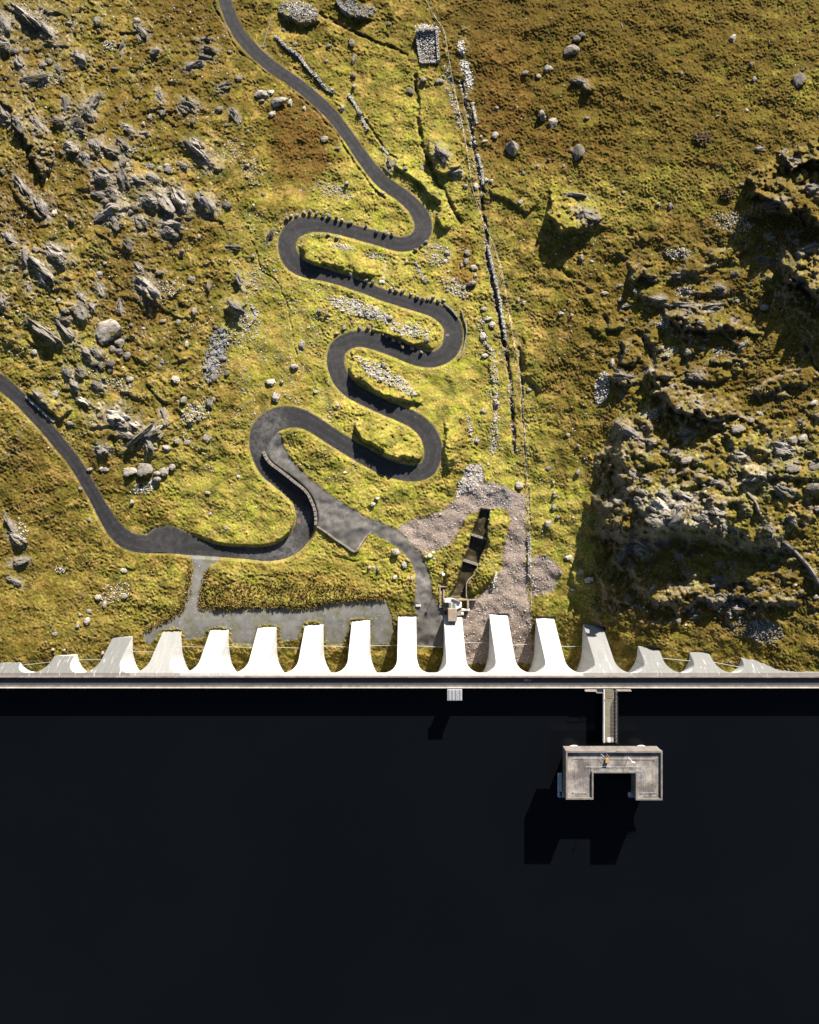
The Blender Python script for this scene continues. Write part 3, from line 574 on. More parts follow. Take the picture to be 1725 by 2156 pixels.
def gz(u, v):
    return float(bil(Z[j0:j0 + len(vd), i0:i0 + len(ud)], ud, vd, np.array([float(u)]), np.array([float(v)]))[0])
def G(u, v, dz=0.0): return P(u, v, gz(u, v) + dz)
def pxm(u, v): return (CAM_Z - gz(u, v)) / FPX           # metres per pixel there

# ------------------------------------------------------------------ ground colour (what grows or lies there, with a lens vignette painted in)
gy, gx = np.gradient(Z, axis=0), np.gradient(Z, axis=1)
sl_ = np.zeros(Z.shape); sl_[1:-1, 1:-1] = np.hypot((Z[1:-1, 2:] - Z[1:-1, :-2]) / np.maximum(np.abs(X[1:-1, 2:] - X[1:-1, :-2]), .05), (Z[2:, 1:-1] - Z[:-2, 1:-1]) / np.maximum(np.abs(Y[2:, 1:-1] - Y[:-2, 1:-1]), .05))
c3 = lambda *c: np.array(c, np.float32)
BRIGHT, OLIVE, STRAW, BROWN, DKGREEN = c3(.152, .131, .029), c3(.070, .053, .0105), c3(.162, .110, .031), c3(.043, .0235, .0052), c3(.042, .043, .0085)
MOOR_VIGN = c3(.064, .0455, .0080)
LIME = c3(.122, .126, .015)
ROCKC, RUST = c3(.19, .172, .152), c3(.115, .060, .016)
A = np.zeros(U.shape + (3,), np.float32)
n1 = fbm(U / 140, V / 140, 71, 3); n2 = fbm(U / 30, V / 30, 72, 3); n3 = fbm((U + .3 * V) / 8, (V - .3 * U) / 8, 73, 2); n4 = fbm(U / 46, V / 30, 74, 4, .6); n5 = perlin((U + .6 * V) / 4.1, (V - .6 * U) / 4.1, 75)
n2, n3, n4, n5 = n2 * FADE, n3 * FADE, n4 * FADE, n5 * FADE
def lay(col, w):
    global A
    A = A * (1 - w[..., None]) + col * w[..., None]
A[:] = OLIVE
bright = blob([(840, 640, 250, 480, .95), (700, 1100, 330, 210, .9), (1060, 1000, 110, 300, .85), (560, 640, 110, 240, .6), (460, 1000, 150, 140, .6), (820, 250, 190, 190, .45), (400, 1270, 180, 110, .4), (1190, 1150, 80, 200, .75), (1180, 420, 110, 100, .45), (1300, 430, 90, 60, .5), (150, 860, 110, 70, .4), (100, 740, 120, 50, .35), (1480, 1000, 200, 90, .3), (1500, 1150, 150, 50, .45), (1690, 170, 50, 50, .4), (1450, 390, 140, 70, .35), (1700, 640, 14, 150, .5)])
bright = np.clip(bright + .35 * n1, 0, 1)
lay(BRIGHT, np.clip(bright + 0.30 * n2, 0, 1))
lay(c3(.166, .150, .029), np.clip(.8 * lawn * (.7 + n2), 0, .8) * bright)
lay(STRAW, .72 * sst(-.08, .22, n4 + .25 * n3) * (1 - .35 * bright))
lay(LIME, .75 * sst(.02, .25, fbm(U / 34, V / 34, 77, 4, .6) + .2 * n3) * (.35 + .65 * bright))
lay(DKGREEN, .6 * sst(.08, .35, fbm(U / 48, V / 48, 76, 4, .6) + .25 * n3))
brown = blob([(640, 290, 80, 105, 1), (1050, 130, 115, 220, .95), (1330, 60, 460, 120, .9), (1200, 220, 200, 140, .8), (1560, 180, 160, 150, .65), (1450, 290, 230, 120, .5), (30, 430, 110, 90, 1), (400, 35, 130, 70, .75), (280, 620, 80, 130, .7), (330, 190, 150, 120, .6), (150, 330, 110, 120, .6), (980, 560, 30, 60, .7), (1370, 580, 140, 110, .5), (1640, 790, 150, 100, .75), (1500, 690, 260, 170, .7), (1640, 1240, 100, 60, .75), (1500, 1280, 130, 50, .7), (1340, 1260, 80, 80, .55), (640, 1200, 130, 20, .35), (1240, 640, 60, 120, .35), (1600, 470, 220, 100, .6), (1200, 760, 70, 90, .4), (50, 1010, 80, 110, .5), (1350, 850, 100, 160, .6), (1420, 1000, 160, 120, .45), (1420, 1200, 160, 80, .5), (1300, 1100, 60, 150, .8), (1480, 860, 130, 60, .7), (1540, 1310, 110, 40, .6), (330, 480, 150, 60, .45), (60, 120, 120, 130, .5), (200, 1000, 60, 60, .3)])
lay(BROWN, np.clip(brown * (0.80 + 0.9 * n2 + 0.9 * n3 + .5 * n4), 0, .95))
lay(MOOR_VIGN, np.clip(blob([(1450, 120, 480, 240, .85), (1690, 420, 180, 220, .8), (1650, 1250, 160, 170, .7), (30, 250, 130, 380, .5), (250, 150, 260, 200, .28), (300, 560, 190, 140, .25), (60, 1250, 170, 150, .65), (250, 1330, 240, 60, .45), (1480, 760, 280, 190, .8), (1420, 1060, 160, 110, .5), (1280, 640, 90, 120, .45), (420, 60, 160, 80, .5)]) * (.72 + 1.2 * n2 + .7 * n4), 0, .8))  # brown moor plants, also painting lens darkening towards the frame corners
lay(RUST, np.clip(blob([(640, 290, 80, 100, .3), (980, 545, 26, 70, .7), (1060, 190, 60, 160, .45), (690, 1225, 110, 20, .5), (1190, 340, 110, 60, .3), (800, 1262, 40, 16, .6), (470, 1268, 60, 12, .5)]) * (0.6 + 1.4 * n3), 0, .8))
lay(c3(.12, .112, .018), .7 * sst(.05, .3, fbm(U / 60, V / 44, 79, 4, .6) + .25 * n3) * np.clip(blob([(1690, 170, 90, 80, .9), (1450, 390, 170, 90, .8), (1600, 120, 200, 160, .5), (1300, 330, 120, 120, .4), (250, 200, 200, 160, .5), (1480, 1020, 240, 130, 1), (1480, 1190, 200, 70, .9), (1400, 880, 160, 90, .7), (1480, 700, 200, 120, .6), (1600, 560, 150, 80, .5), (1350, 620, 100, 90, .4), (1700, 640, 40, 160, .8), (200, 1260, 220, 100, .6), (150, 700, 150, 80, .5)]), 0, 1))
lay(BROWN, np.clip(2.0 * (fbm(U / 26, V / 26, 78, 3, .6) + .35 * n3) - 0.45, 0, .6) * (1 - flat) * (1 - .4 * bright))
# bare bedrock on the steep faces
rk = sst(1.25, 2.0, sl_ + 1.0 * n2 + 0.5 * n3) * np.clip(left_w + right_w + .35, 0, 1) * sst(2, 8, RD)
lay(ROCKC * 0.8, np.clip(rk * 0.45, 0, .45))
pale = blob([(300, 420, 90, 60, .4), (235, 880, 60, 40, .5), (100, 60, 70, 60, .35), (60, 560, 60, 40, .3), (1420, 1080, 90, 30, .6), (1590, 1010, 60, 40, .4), (440, 330, 30, 50, .3)])
lay(ROCKC, np.clip(pale * (0.3 + 1.6 * n3 + 1.0 * n2), 0, .7))
for (u, v, l, w, a, t) in OUT:              # lichen and bare stone round the outcrops
    l *= .336 * .55; w *= .336 * .66; r = 1.5 * max(l, w) + 4
    sw = (slice(*np.searchsorted(vg, (v - r, v + r))), slice(*np.searchsorted(ug, (u - r, u + r)))); c, s_ = math.cos(D2(a)), math.sin(D2(a))
    dx, dy = U[sw] - u + 6 * W1[sw], V[sw] - v + 6 * W2[sw]; q = np.sqrt(((dx * c + dy * s_) / l) ** 2 + ((dy * c - dx * s_) / w) ** 2)
    ww = (np.clip(sst(1.3, .6, q + .9 * n3[sw]) * .5, 0, .5))[..., None]; A[sw] = A[sw] * (1 - ww) + ROCKC * .8 * ww
# verges of trodden gravel beside the road
vg_ = sst(6.0, 0.0, RD + 5.0 * n3 + 4 * n2); lay(c3(.14, .112, .060), np.clip(vg_ * .75 * (.35 + .65 * sst(-.1, .2, n4)), 0, .7))
lay(c3(.10, .098, .10), np.clip(sst(-3, 2, S_yard + 3 * n3), 0, 1) * .7)
lay(c3(.13, .102, .09), np.clip(sst(-4, 3, S_spoil + 5 * n3), 0, 1)); lay(c3(.15, .13, .12), np.clip(sst(-4, 3, S_spoil2 + 5 * n3), 0, 1) * .9)
lay(BRIGHT * 0.8, np.clip(sst(.15, .45, n2 + .5 * n3) * sst(0, 8, S_spoil) * .5, 0, .5))
lay(c3(.02, .014, .005), sst(-4, 1, S_chan))
for pts, hw, dep in DITCH[:2]:
    D, _ = line_d(pts, 30, 5); lay(c3(.03, .022, .01), sst(hw, hw * .4, D) * .8)
for pts, hw, cc in [(Z2([(1075, 190), (1100, 340), (1140, 560), (1190, 760), (1240, 1050), (1330, 1400)]), 2.2, c3(.17, .14, .06)), ([(1053, 560), (1080, 700), (1100, 850), (1110, 1000), (1118, 1280)], 5, c3(.16, .122, .045)), ([(1090, 700), (1100, 850), (1106, 960)], 3, c3(.13, .10, .06)), (Z5([(715, 200), (700, 280), (690, 320)]), 4, c3(.2, .17, .1)), (ZB([(1610, 0), (1625, 400), (1640, 980)]), 1.6, c3(.15, .15, .03))]:
    D, _ = line_d(pts, 30, 3); lay(cc, sst(hw, hw * .5, D) * .7)
vign_ = np.clip(blob([(880, 900, 330, 420, 1), (780, 420, 240, 330, .8), (1090, 1000, 130, 320, 1), (500, 1080, 260, 160, .8)]), 0, 1); A *= (.95 + .16 * vign_)[..., None]  # ground paler mid-frame than further out: lens vignette put into the colour
D_inc, _ = line_d([(975, 60), (985, 200), (1000, 330), (1015, 440), (1040, 590), (1065, 740), (1085, 860), (1100, 1000)], 40, 6)
lay(c3(.105, .080, .030), np.clip(sst(17, 6, D_inc + 10 * n2) * (.55 + 1.2 * n3), 0, .7))
A *= np.exp(((.46 - .16 * lawn) * n3 + .38 * n5 * (1 - .6 * flat) * (.5 + sst(-.2, .2, n1)) + .28 * n2 + .22 * n4) - .05)[..., None]
A = np.clip(A, .003, .5)

idx = np.arange(NU * NV).reshape(NV, NU)
def quads(cells=None):
    q = np.stack([idx[:-1, :-1], idx[1:, :-1], idx[1:, 1:], idx[:-1, 1:]], -1)
    return q.reshape(-1, 4) if cells is None else q[cells]
VV = np.stack([X, Y, Z], -1).reshape(-1, 3)
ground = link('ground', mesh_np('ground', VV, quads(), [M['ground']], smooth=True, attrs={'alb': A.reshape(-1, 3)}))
tag(ground, kind='structure')

def drape(name, sd, mat, lift=0.05, wear=None, kind='structure'):
    m = sd > 0; cells = (m[:-1, :-1].astype(int) + m[1:, :-1] + m[1:, 1:] + m[:-1, 1:]) >= 2
    q = quads(cells); used = np.unique(q); mp = np.full(NU * NV, -1); mp[used] = np.arange(len(used))
    vv = VV[used].copy(); vv[:, 2] += lift
    o = link(name, mesh_np(name, vv, mp[q], [mat], smooth=True, attrs={'wear': (np.ones(len(used)) if wear is None else wear.reshape(-1)[used]), 'lat': np.zeros(len(used))}))
    return tag(o, kind=kind)
wear_t = np.clip(0.35 + 0.9 * fbm(U / 50, V / 50, 81, 3) + blob([(600, 950, 40, 40, .7), (690, 1060, 60, 40, .4), (760, 1090, 60, 30, .4), (890, 1230, 14, 70, .8)]), 0, 1)
drape('access_track', np.minimum(S_spur, RD + 1 + 0 * U), M['track'], 0.05, wear_t)
drape('gravel_yard', np.minimum(S_yard + 5.0 * n3 + 3 * n5 + 5 * np.minimum(0, .25 - np.abs(n2)) * sst(22, 6, S_yard), RD), M['gravel'], 0.04, np.clip(.9 * sst(-.02, .3, n2 + .4 * n3) + .8 * sst(9, 0, S_yard) + .3 * sst(.1, .4, n4), 0, 1))
drape('stony_spoil', np.maximum(S_spoil, S_spoil2) + 7 * n3 + 5 * n5 - 9 * sst(.18, .4, n2), M['scree'], 0.06)
drape('stream_bed', S_chan, M['stream'], 0.03)

# main road ribbon
def ribbon(name, c, mat, lift, wearf, cross=9, jit=0.7):
    d = np.gradient(c[:, :2], axis=0); d /= np.linalg.norm(d, axis=1)[:, None]; nrm = np.stack([-d[:, 1], d[:, 0]], 1)
    rows = []; wear = []; lat = []
    for i, q in enumerate(c):
        j1 = jit * (fbm(np.array([i / 5.]), np.array([1.5]), 5, 3)[0]); j2 = jit * (fbm(np.array([i / 5.]), np.array([7.5]), 6, 3)[0])
        for k in range(cross):
            t = -1 + 2 * k / (cross - 1); w = q[2] + (j1 if t < 0 else j2) * 2.0
            u, v = q[0] + nrm[i, 0] * w * t, q[1] + nrm[i, 1] * w * t
            rows.append(P(u, v, q[3] + lift)); wear.append(wearf(u, v, t)); lat.append(t)
    n = len(c); id2 = np.arange(n * cross).reshape(n, cross)
    F = np.stack([id2[:-1, :-1], id2[:-1, 1:], id2[1:, 1:], id2[1:, :-1]], -1).reshape(-1, 4)
    V_ = np.array(rows); e1 = V_[F[0, 1]] - V_[F[0, 0]]; e2 = V_[F[0, 3]] - V_[F[0, 0]]
    if np.cross(e1, e2)[2] < 0: F = F[:, ::-1]
    return link(name, mesh_np(name, V_, F, [mat], smooth=True, attrs={'wear': wear, 'lat': lat}))
WEAR = [(566, 893, 34, .9), (545, 940, 22, .8), (640, 1090, 22, .75), (600, 1158, 40, .9), (530, 1168, 40, .7), (945, 700, 24, .25), (705, 745, 22, .3), (720, 795, 30, .25), (850, 995, 50, .2), (355, 1140, 50, .25), (890, 480, 20, .25), (620, 500, 22, .25)]
def wearf(u, v, t):
    w = 0.10 + 0.18 * math.exp(-((abs(t) - .5) / .18) ** 2) + (0.35 if abs(t) > .9 else 0)
    for a, b, r, s in WEAR:
        q = math.hypot(u - a, v - b) / r
        if q < 1.6: w = max(w, s * max(0, min(1, 1.6 - q)))
    return w
road = tag(ribbon('main_road', road_c, M['asphalt'], 0.05, wearf), kind='structure')
for (u, v, w, h) in [(625, 1078, 3.6, 3.4), (629, 1098, 4, 5), (942, 705, 3.5, 2.5)]:
    mb = MB(); k = pxm(u, v); c = P(u, v, min(road_c, key=lambda q: (q[0] - u) ** 2 + (q[1] - v) ** 2)[3] + .062)
    mb.box((c[0] - w * k, c[1] - h * k, c[2] - .03), (c[0] + w * k, c[1] + h * k, c[2] + .012)); mb.build('road_patch', M['patch'], road)

# ------------------------------------------------------------------ reservoir
mb = MB(); mb.add([(-900, -54.9, 0), (-900, -900, 0), (900, -900, 0), (900, -54.9, 0)], [(0, 1, 2, 3)])
tag(mb.build('reservoir_water', M['water']), kind='structure')

# ------------------------------------------------------------------ the dam
YC = -50.9                                   # downstream lip of the crest
dam = tag(empty('dam', (0, -52, 0)), 'long straight buttress dam of pale concrete along the dark reservoir', 'dam')
FACE = {0: .08, 1: .082, 2: .084, 3: .09, 4: .145, 5: .215, 6: .25, 7: .26, 8: .26, 9: .27, 10: .27, 11: .27, 12: .26, 13: .135, 14: .112, 15: .11, 16: .104}  # face tone of each buttress, grey at the ends and paler mid-dam
def dchild(o): o.parent = dam; o.matrix_parent_inverse = Matrix.Translation((0, 52, 0)); return o
for n in range(0, 17):
    xc = BX0 + BDX * (n - 9); hwb = 3.1
    fv = FOOTV.get(n, 1400); zf = foot_z(fv); yf = -(fv - CV) * (CAM_Z - zf) / FPX + 0.25
    if n == 0: yf = -46.9
    left = []; gapc = BDX / 2; y1 = min(-46.8, yf - .15)
    rows = [yf] + list(np.linspace(yf, y1, 5)[1:])
    prof = [(hwb, y) for y in rows]
    for k in range(1, 11):
        t = math.pi / 2 * k / 10; prof.append((gapc - (gapc - hwb) * math.cos(t) ** .88, y1 + (-50.0 - y1) * math.sin(t) ** .96))
    prof.append((gapc, YC))
    mb = MB()
    def side(sgn, i):
        w, y = prof[i]
        if n == 16 and sgn > 0: w = 60.0
        if n == 0 and sgn < 0: w = 60.0
        return (xc + sgn * w, y)
    m_ = len(prof); zt = lambda y: min(face_z(y), 4.5)
    tl = [(*side(-1, i), zt(prof[i][1])) for i in range(m_)]; tr = [(*side(1, i), zt(prof[i][1])) for i in range(m_)]
    bat = [max(0, (y1 - p[1]) / 3.2) for p in prof]; bat[-1] = bat[-2]
    bl = [(p[0], p[1] - .26 * (p[2] + 34) * min(1, bat[i]), -34) for i, p in enumerate(tl)]; br = [(p[0], p[1] - .26 * (p[2] + 34) * min(1, bat[i]), -34) for i, p in enumerate(tr)]
    for i in range(m_ - 1):
        mb.add([tl[i], tl[i + 1], tr[i + 1], tr[i]], [(0, 1, 2, 3)], 0)
        if i < m_ - 2 or True:
            mb.add([tl[i], bl[i], bl[i + 1], tl[i + 1]], [(0, 1, 2, 3)], 1)
            mb.add([tr[i], tr[i + 1], br[i + 1], br[i]], [(0, 1, 2, 3)], 1)
    mb.add([tl[0], tr[0], br[0], bl[0]], [(0, 1, 2, 3)], 1)
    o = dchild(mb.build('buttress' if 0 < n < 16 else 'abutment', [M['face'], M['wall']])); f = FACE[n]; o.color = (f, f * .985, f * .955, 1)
    if n <= 3 or n >= 13: o['label'] = 'grey buttress near the end of the dam'
xa, xb = -220.0, 220.0
def slab(name, y0, y1, z0, z1, mat, x0=xa, x1=xb, bevel=0.0):
    mb = MB(); mb.box((x0, y0, z0), (x1, y1, z1)); return dchild(mb.build(name, mat, bevel=bevel))
slab('upstream_wall', -54.75, YC - .002, -.4, 4.40, M['wall'])
mb = MB(); mb.add([(xa, -54.75, -.4), (xb, -54.75, -.4), (xb, -66, -34), (xa, -66, -34), (xa, -62.3, -34), (xb, -62.3, -34), (xb, -52.6, -.4), (xa, -52.6, -.4)], [(0, 3, 2, 1), (0, 1, 6, 7), (2, 3, 4, 5), (4, 7, 6, 5)]); dchild(mb.build('upstream_slope', M['wall']))
dk = MB(); nxs = 200
dk.box((xa, -53.75, 4.402), (xb, -51.25, 4.46)); d_o = dchild(dk.build('crest_road', M['crest']))
slab('kerb', -54.30, -53.752, 4.402, 4.62, M['kerb'])
for k in range(28):                            # upstream parapet in lengths with open joints
    x0 = xa + k * BDX; slab('upstream_parapet', -54.56, -54.302, 4.30, 5.40, M['parapet2'], x0 + .02, x0 + BDX - .02)
    slab('downstream_parapet', -51.248, -50.86, 4.35, 5.45, M['parapet'], x0 + .02, x0 + BDX - .02)
# paint splash on the crest road
mb = MB(); c0 = P(1108, 1432.5, 4.475)
for k in range(26):
    a = random.uniform(0, 6.28); r = abs(random.gauss(0, .5)); q = random.uniform(.05, .22)
    cx, cy = c0[0] + r * math.cos(a) * 1.6, c0[1] + r * math.sin(a) * .8
    mb.prism([(cx + q * math.cos(t), cy + q * .7 * math.sin(t)) for t in np.linspace(0, 6.283, 7)[:-1]], 4.463, 4.474 + k * .0002)
dchild(mb.build('paint_splash', M['bluegrey']))['kind'] = 'stuff'
# pipes that cross the bays between the buttresses
PIPES = [((33, 1401), (111, 1394)), ((147, 1389), (215, 1388.5)), ((273, 1371), (325, 1373.5)), ((375, 1361), (432, 1363)), ((477, 1362), (530, 1363.5)), ((577, 1363), (635, 1365)), ((679, 1360), (738, 1362.5)), ((778, 1359.5), (837, 1359)), ((874, 1360), (938, 1363)), ((972, 1353), (1032.5, 1354)), ((1072, 1359), (1130, 1355.5)), ((1174, 1361), (1229, 1361.5)), None, ((1385, 1386), (1455, 1392)), ((1493, 1394), (1563, 1406))]
for k, pp in enumerate(PIPES):
    if not pp: continue
    (u0, v0), (u1, v1) = pp; n = k + 1
    xl = BX0 + BDX * (n - 9) + 3.1; xr = xl + BDX - 6.2
    z0 = gz((u0 + u1) / 2, (v0 + v1) / 2) + 2.2
    ya = P(u0, v0, z0)[1]; yb = P(u1, v1, z0)[1]
    mb = MB(); mb.bar((xl - .05, ya, z0), (xr + .05, yb, z0), .06, 8)
    mb.bar((xl + .01, ya, z0), (xl + .12, ya, z0), .16, 8); mb.bar((xr - .12, yb, z0), (xr - .01, yb, z0), .16, 8)
    dchild(mb.build('service_pipe', M['steel']))

# cabin on the crest
cab = tag(empty('cabin', (13.85, -56.5, 4.5)), 'small cabin with pale ribbed metal roof standing on the dam crest', 'cabin')
def sub(parent, mb, name, mat, **kw):
    o = mb.build(name, mat, **kw); o.parent = parent; o.matrix_parent_inverse = Matrix.Translation(-parent.location); return o
mb = MB(); mb.box((11.9, -57.4, -6), (15.8, -54.87, 7.5)); sub(cab, mb, 'cabin_wall', M['wall'])
mb = MB(); mb.box((11.6, -57.75, 7.5), (16.1, -54.3, 7.72)); sub(cab, mb, 'roof_frame', M['steel'])
for k in range(15):
    mb = MB(); x = 11.75 + k * .2867; mb.box((x, -57.55, 7.721), (x + .19, -54.5, 7.80 + .03 * (k % 3))); o = sub(cab, mb, 'roof_panel', M['steel'] if k % 4 else M['deck'], bevel=.03)

# ------------------------------------------------------------------ intake tower
tw = tag(empty('intake_tower', (61, -78, 0)), 'U-shaped concrete intake tower standing in the reservoir', 'tower')
ZR, ZB_ = 13.1, 8.7
UP = [(46.75, -71.4), (46.75, -85.7), (54.8, -85.7), (54.8, -77.8), (67.6, -77.8), (67.6, -85.9), (75.4, -85.9), (75.4, -71.4)]
mb = MB(); mb.prism(UP, ZB_, ZR - .03); sub(tw, mb, 'tower_wall', M['tower'])
def inset(poly, d):
    out = []
    for i in range(len(poly)):
        p0, p1, p2 = np.array(poly[i - 1]), np.array(poly[i]), np.array(poly[(i + 1) % len(poly)])
        a = (p1 - p0) / np.linalg.norm(p1 - p0); b = (p2 - p1) / np.linalg.norm(p2 - p1)
        na = np.array([-a[1], a[0]]); nb = np.array([-b[1], b[0]]); out.append(tuple(p1 + (na + nb) * d))
    return out
mb = MB(); mb.prism(inset(UP, .42), ZR - .029, ZR); sub(tw, mb, 'roof_deck', M['roof'])
UI = inset(UP, .40); UO = inset(UP, -.08)
for i in range(8):
    j = (i + 1) % 8; mb = MB(); mb.prism([UO[i], UO[j], UI[j], UI[i]], ZR - .35, ZR + .75); sub(tw, mb, 'parapet', M['tower'])
for (cx, cy) in ((52.0, -76.95), (73.3, -76.95)):
    mb = MB(); mb.bar((cx, cy, -26), (cx, cy, ZB_ - .02), 3.2, 40); sub(tw, mb, 'pier', M['wall'])
mb = MB(); mb.prism([(50, -75.2), (50, -85.5), (54.7, -85.5), (54.7, -77.9), (70.2, -77.9), (70.2, -85.7), (75.3, -85.7), (75.3, -75.2)], -26, ZB_ - .03); sub(tw, mb, 'shaft_wall', M['tower'])
for (x0, x1, y0, y1, s) in ((45.9, 55.0, -87.2, -85.72, 1), (45.4, 46.74, -87.2, -80, 0), (67.0, 77.2, -87.2, -85.92, 1), (75.42, 76.6, -85.9, -80, 0)):
    g = MB(); g.box((x0, y0, 7.4), (x1, y1, 7.55)); go = sub(tw, g, 'gallery', M['bluegrey'])
    h = MB()
    for zz in (8.0, 8.55):
        h.bar((x0 + .05, y0 + .05, zz), (x1 - .05, y0 + .05, zz), .04); h.bar((x0 + .05, y0 + .05, zz), (x0 + .05, y1, zz), .04)
    for k in range(6): h.bar((x0 + .05 + k * (x1 - x0 - .1) / 5, y0 + .05, 7.5), (x0 + .05 + k * (x1 - x0 - .1) / 5, y0 + .05, 8.55), .04)
    ho = h.build('railing', M['steel']); ho.parent = go
mb = MB(); mb.box((48.4, -85.69 - .06, 8.9), (52.6, -85.705, 10.2)); sub(tw, mb, 'red_panel', M['red'])
mb = MB(); mb.box((69.4, -85.89 - .06, 8.9), (73.0, -85.905, 10.2)); sub(tw, mb, 'red_panel', M['red'])
def rp(x, y, z=ZR): return tuple(P(1076.4 + x * .2, 1435.2 + y * .2, z))       # point on the roof as read in the enlarged view
for pts in ([(650, 825), (650, 803), (1510, 812), (1510, 830)], [(788, 915), (790, 895), (1368, 893), (1368, 915)], [(650, 1170), (660, 1163), (790, 1168), (795, 1178)], [(1375, 1175), (1390, 1170), (1520, 1170), (1525, 1160)]):
    mb = MB(); q = [rp(x, y, ZR + .35) for x, y in pts]
    for a, b in zip(q[:-1], q[1:]): mb.bar(a, b, .03)
    for a in q[1:-1]: mb.bar(a, (a[0], a[1], ZR), .06)
    mb.bar(q[0], (q[0][0], q[0][1], ZR), .06); mb.bar(q[-1], (q[-1][0], q[-1][1], ZR), .06)
    sub(tw, mb, 'roof_rail', M['steel'])
for (x, y, w, h, mat) in ((787, 1022, 18, 12, 'slate'), (1406, 1055, 16, 15, 'slate'), (1420, 1200, 28, 12, 'slate'), (1500, 1198, 26, 14, 'slate'), (1080, 925, 240, 24, 'slate'), (1350, 985, 30, 40, 'slate')):
    a = rp(x - w, y + h, ZR + .004); b = rp(x + w, y - h, ZR + .03); mb = MB(); mb.box(a, b); sub(tw, mb, 'roof_hatch' if w < 60 else 'damp_felt_strip', M[mat])
bx = tag(empty('equipment_box', rp(1005, 825)), 'rusty ochre equipment box standing on the tower roof by the bridge', 'box')
mb = MB(); a = rp(988, 845); b = rp(1024, 806); mb.box((a[0], a[1], ZR), (b[0], b[1], ZR + .95)); sub(bx, mb, 'casing', M['ochre'], bevel=.04)
mb = MB(); mb.box((a[0] - .05, a[1] - .05, ZR + .951), (b[0] + .05, b[1] + .05, ZR + 1.02)); sub(bx, mb, 'lid', M['ochre'])
an = tag(empty('antenna_mast', rp(1232, 800)), 'white antenna mast standing on the tower roof right of the bridge', 'mast')
a = rp(1232, 800); mb = MB(); mb.bar(a, (a[0] + .1, a[1] + .35, ZR + 6.0), .07); sub(an, mb, 'mast', M['white'])
mb = MB(); mb.bar((a[0] - .5, a[1] + .33, ZR + 5.4), (a[0] + .7, a[1] + .33, ZR + 5.4), .04); mb.bar((a[0] - .4, a[1] + .3, ZR + 4.8), (a[0] + .6, a[1] + .3, ZR + 4.8), .04); sub(an, mb, 'cross_arm', M['white'])
sg = tag(empty('roof_gantry', rp(1000, 770)), 'light steel access frame on the tower roof where the bridge arrives', 'frame')
mb = MB()
for (x0, y0, x1, y1) in ((950, 765, 990, 800), (1010, 765, 1050, 812), (1000, 740, 1100, 735)):
    p = rp(x0, y0, ZR + 1.1); q = rp(x1, y1, ZR + 1.1); mb.bar(p, q, .035); mb.bar(p, (p[0], p[1], ZR), .035); mb.bar(q, (q[0], q[1], ZR), .035); mb.bar((p[0], p[1], ZR + .55), (q[0], q[1], ZR + .55), .03)
sub(sg, mb, 'rail', M['steel'])
mb = MB(); p = rp(1003, 790, ZR + .02); mb.box((p[0] - .25, p[1] - .2, ZR + .01), (p[0] + .25, p[1] + 1.6, ZR + .3)); sub(sg, mb, 'step', M['deck'])

# footbridge from the crest to the tower
fb = tag(empty('footbridge', (62, -63, 4.4)), 'narrow concrete footbridge linking the dam crest to the tower', 'footbridge')
mb = MB(); mb.box((60.35, -71.38, 4.2), (63.75, -54.87, 5.0)); sub(fb, mb, 'deck', M['deck'])
mb = MB(); mb.box((60.05, -71.38, 4.1), (60.34, -54.87, 5.55)); sub(fb, mb, 'parapet', M['wall'])
mb = MB(); mb.box((63.76, -71.38, 4.1), (64.15, -54.87, 5.55)); sub(fb, mb, 'parapet', M['tower'])
mb = MB()
for zz in (6.1, 6.7, 7.2): mb.bar((63.95, -71.3, zz), (63.95, -56.5, zz), .06)
for k in range(14):
    y = -71.2 + k * 1.12; mb.bar((63.95, y, 5.5), (63.95, y, 7.2), .06); mb.bar((63.95, y, 5.55), (63.95, y + 1.1, 7.2), .05)
sub(fb, mb, 'railing', M['dark'])
for k in range(6):
    mb = MB(); y = -54.9 - k * .46; mb.box((60.36, y - .43, 5.001), (63.0, y, 5.42 - k * .06)); sub(fb, mb, 'step', M['deck'], bevel=.02)
mb = MB(); mb.box((61.3, -71.35, 5.002), (63.2, -69.9, 5.10)); sub(fb, mb, 'landing_plate', M['quartz'])
for (x0, x1, y0, y1, z) in ((54.3, 57.9, -55.4, -54.88, 5.2), (57.9, 60.0, -56.0, -54.88, 4.7), (64.2, 68.5, -55.3, -54.88, 5.2)):
    mb = MB(); mb.box((x0, y0, z - .25), (x1, y1, z)); mb.bar((x0, y0 + .05, z + .9), (x1, y0 + .05, z + .9), .07); mb.bar((x0, y0 + .05, z), (x0, y0 + .05, z + .9), .05); mb.bar((x1 - .05, y0 + .05, z), (x1 - .05, y0 + .05, z + .9), .05)
    sub(fb, mb, 'side_ledge', M['parapet2'])
mb = MB()
for k in range(9): mb.bar((58.2 + k * .2, -55.9, 4.72), (58.2 + k * .2, -55.0, 5.6), .03)
sub(fb, mb, 'gate', M['dark'])
lb = tag(empty('lifebuoy', P(1273.5, 1471.5, 5.3)), 'red lifebuoy hanging inside the left parapet of the footbridge', 'lifebuoy')
c = Vector(lb.location); mb = MB(); prev = None
for k in range(13):
    t = 2 * math.pi * k / 12; q = (c.x + .12, c.y + .33 * math.cos(t), c.z + .25 + .33 * math.sin(t))
    if prev: mb.bar(prev, q, .09, 6)
    prev = q
sub(lb, mb, 'ring', M['red'])

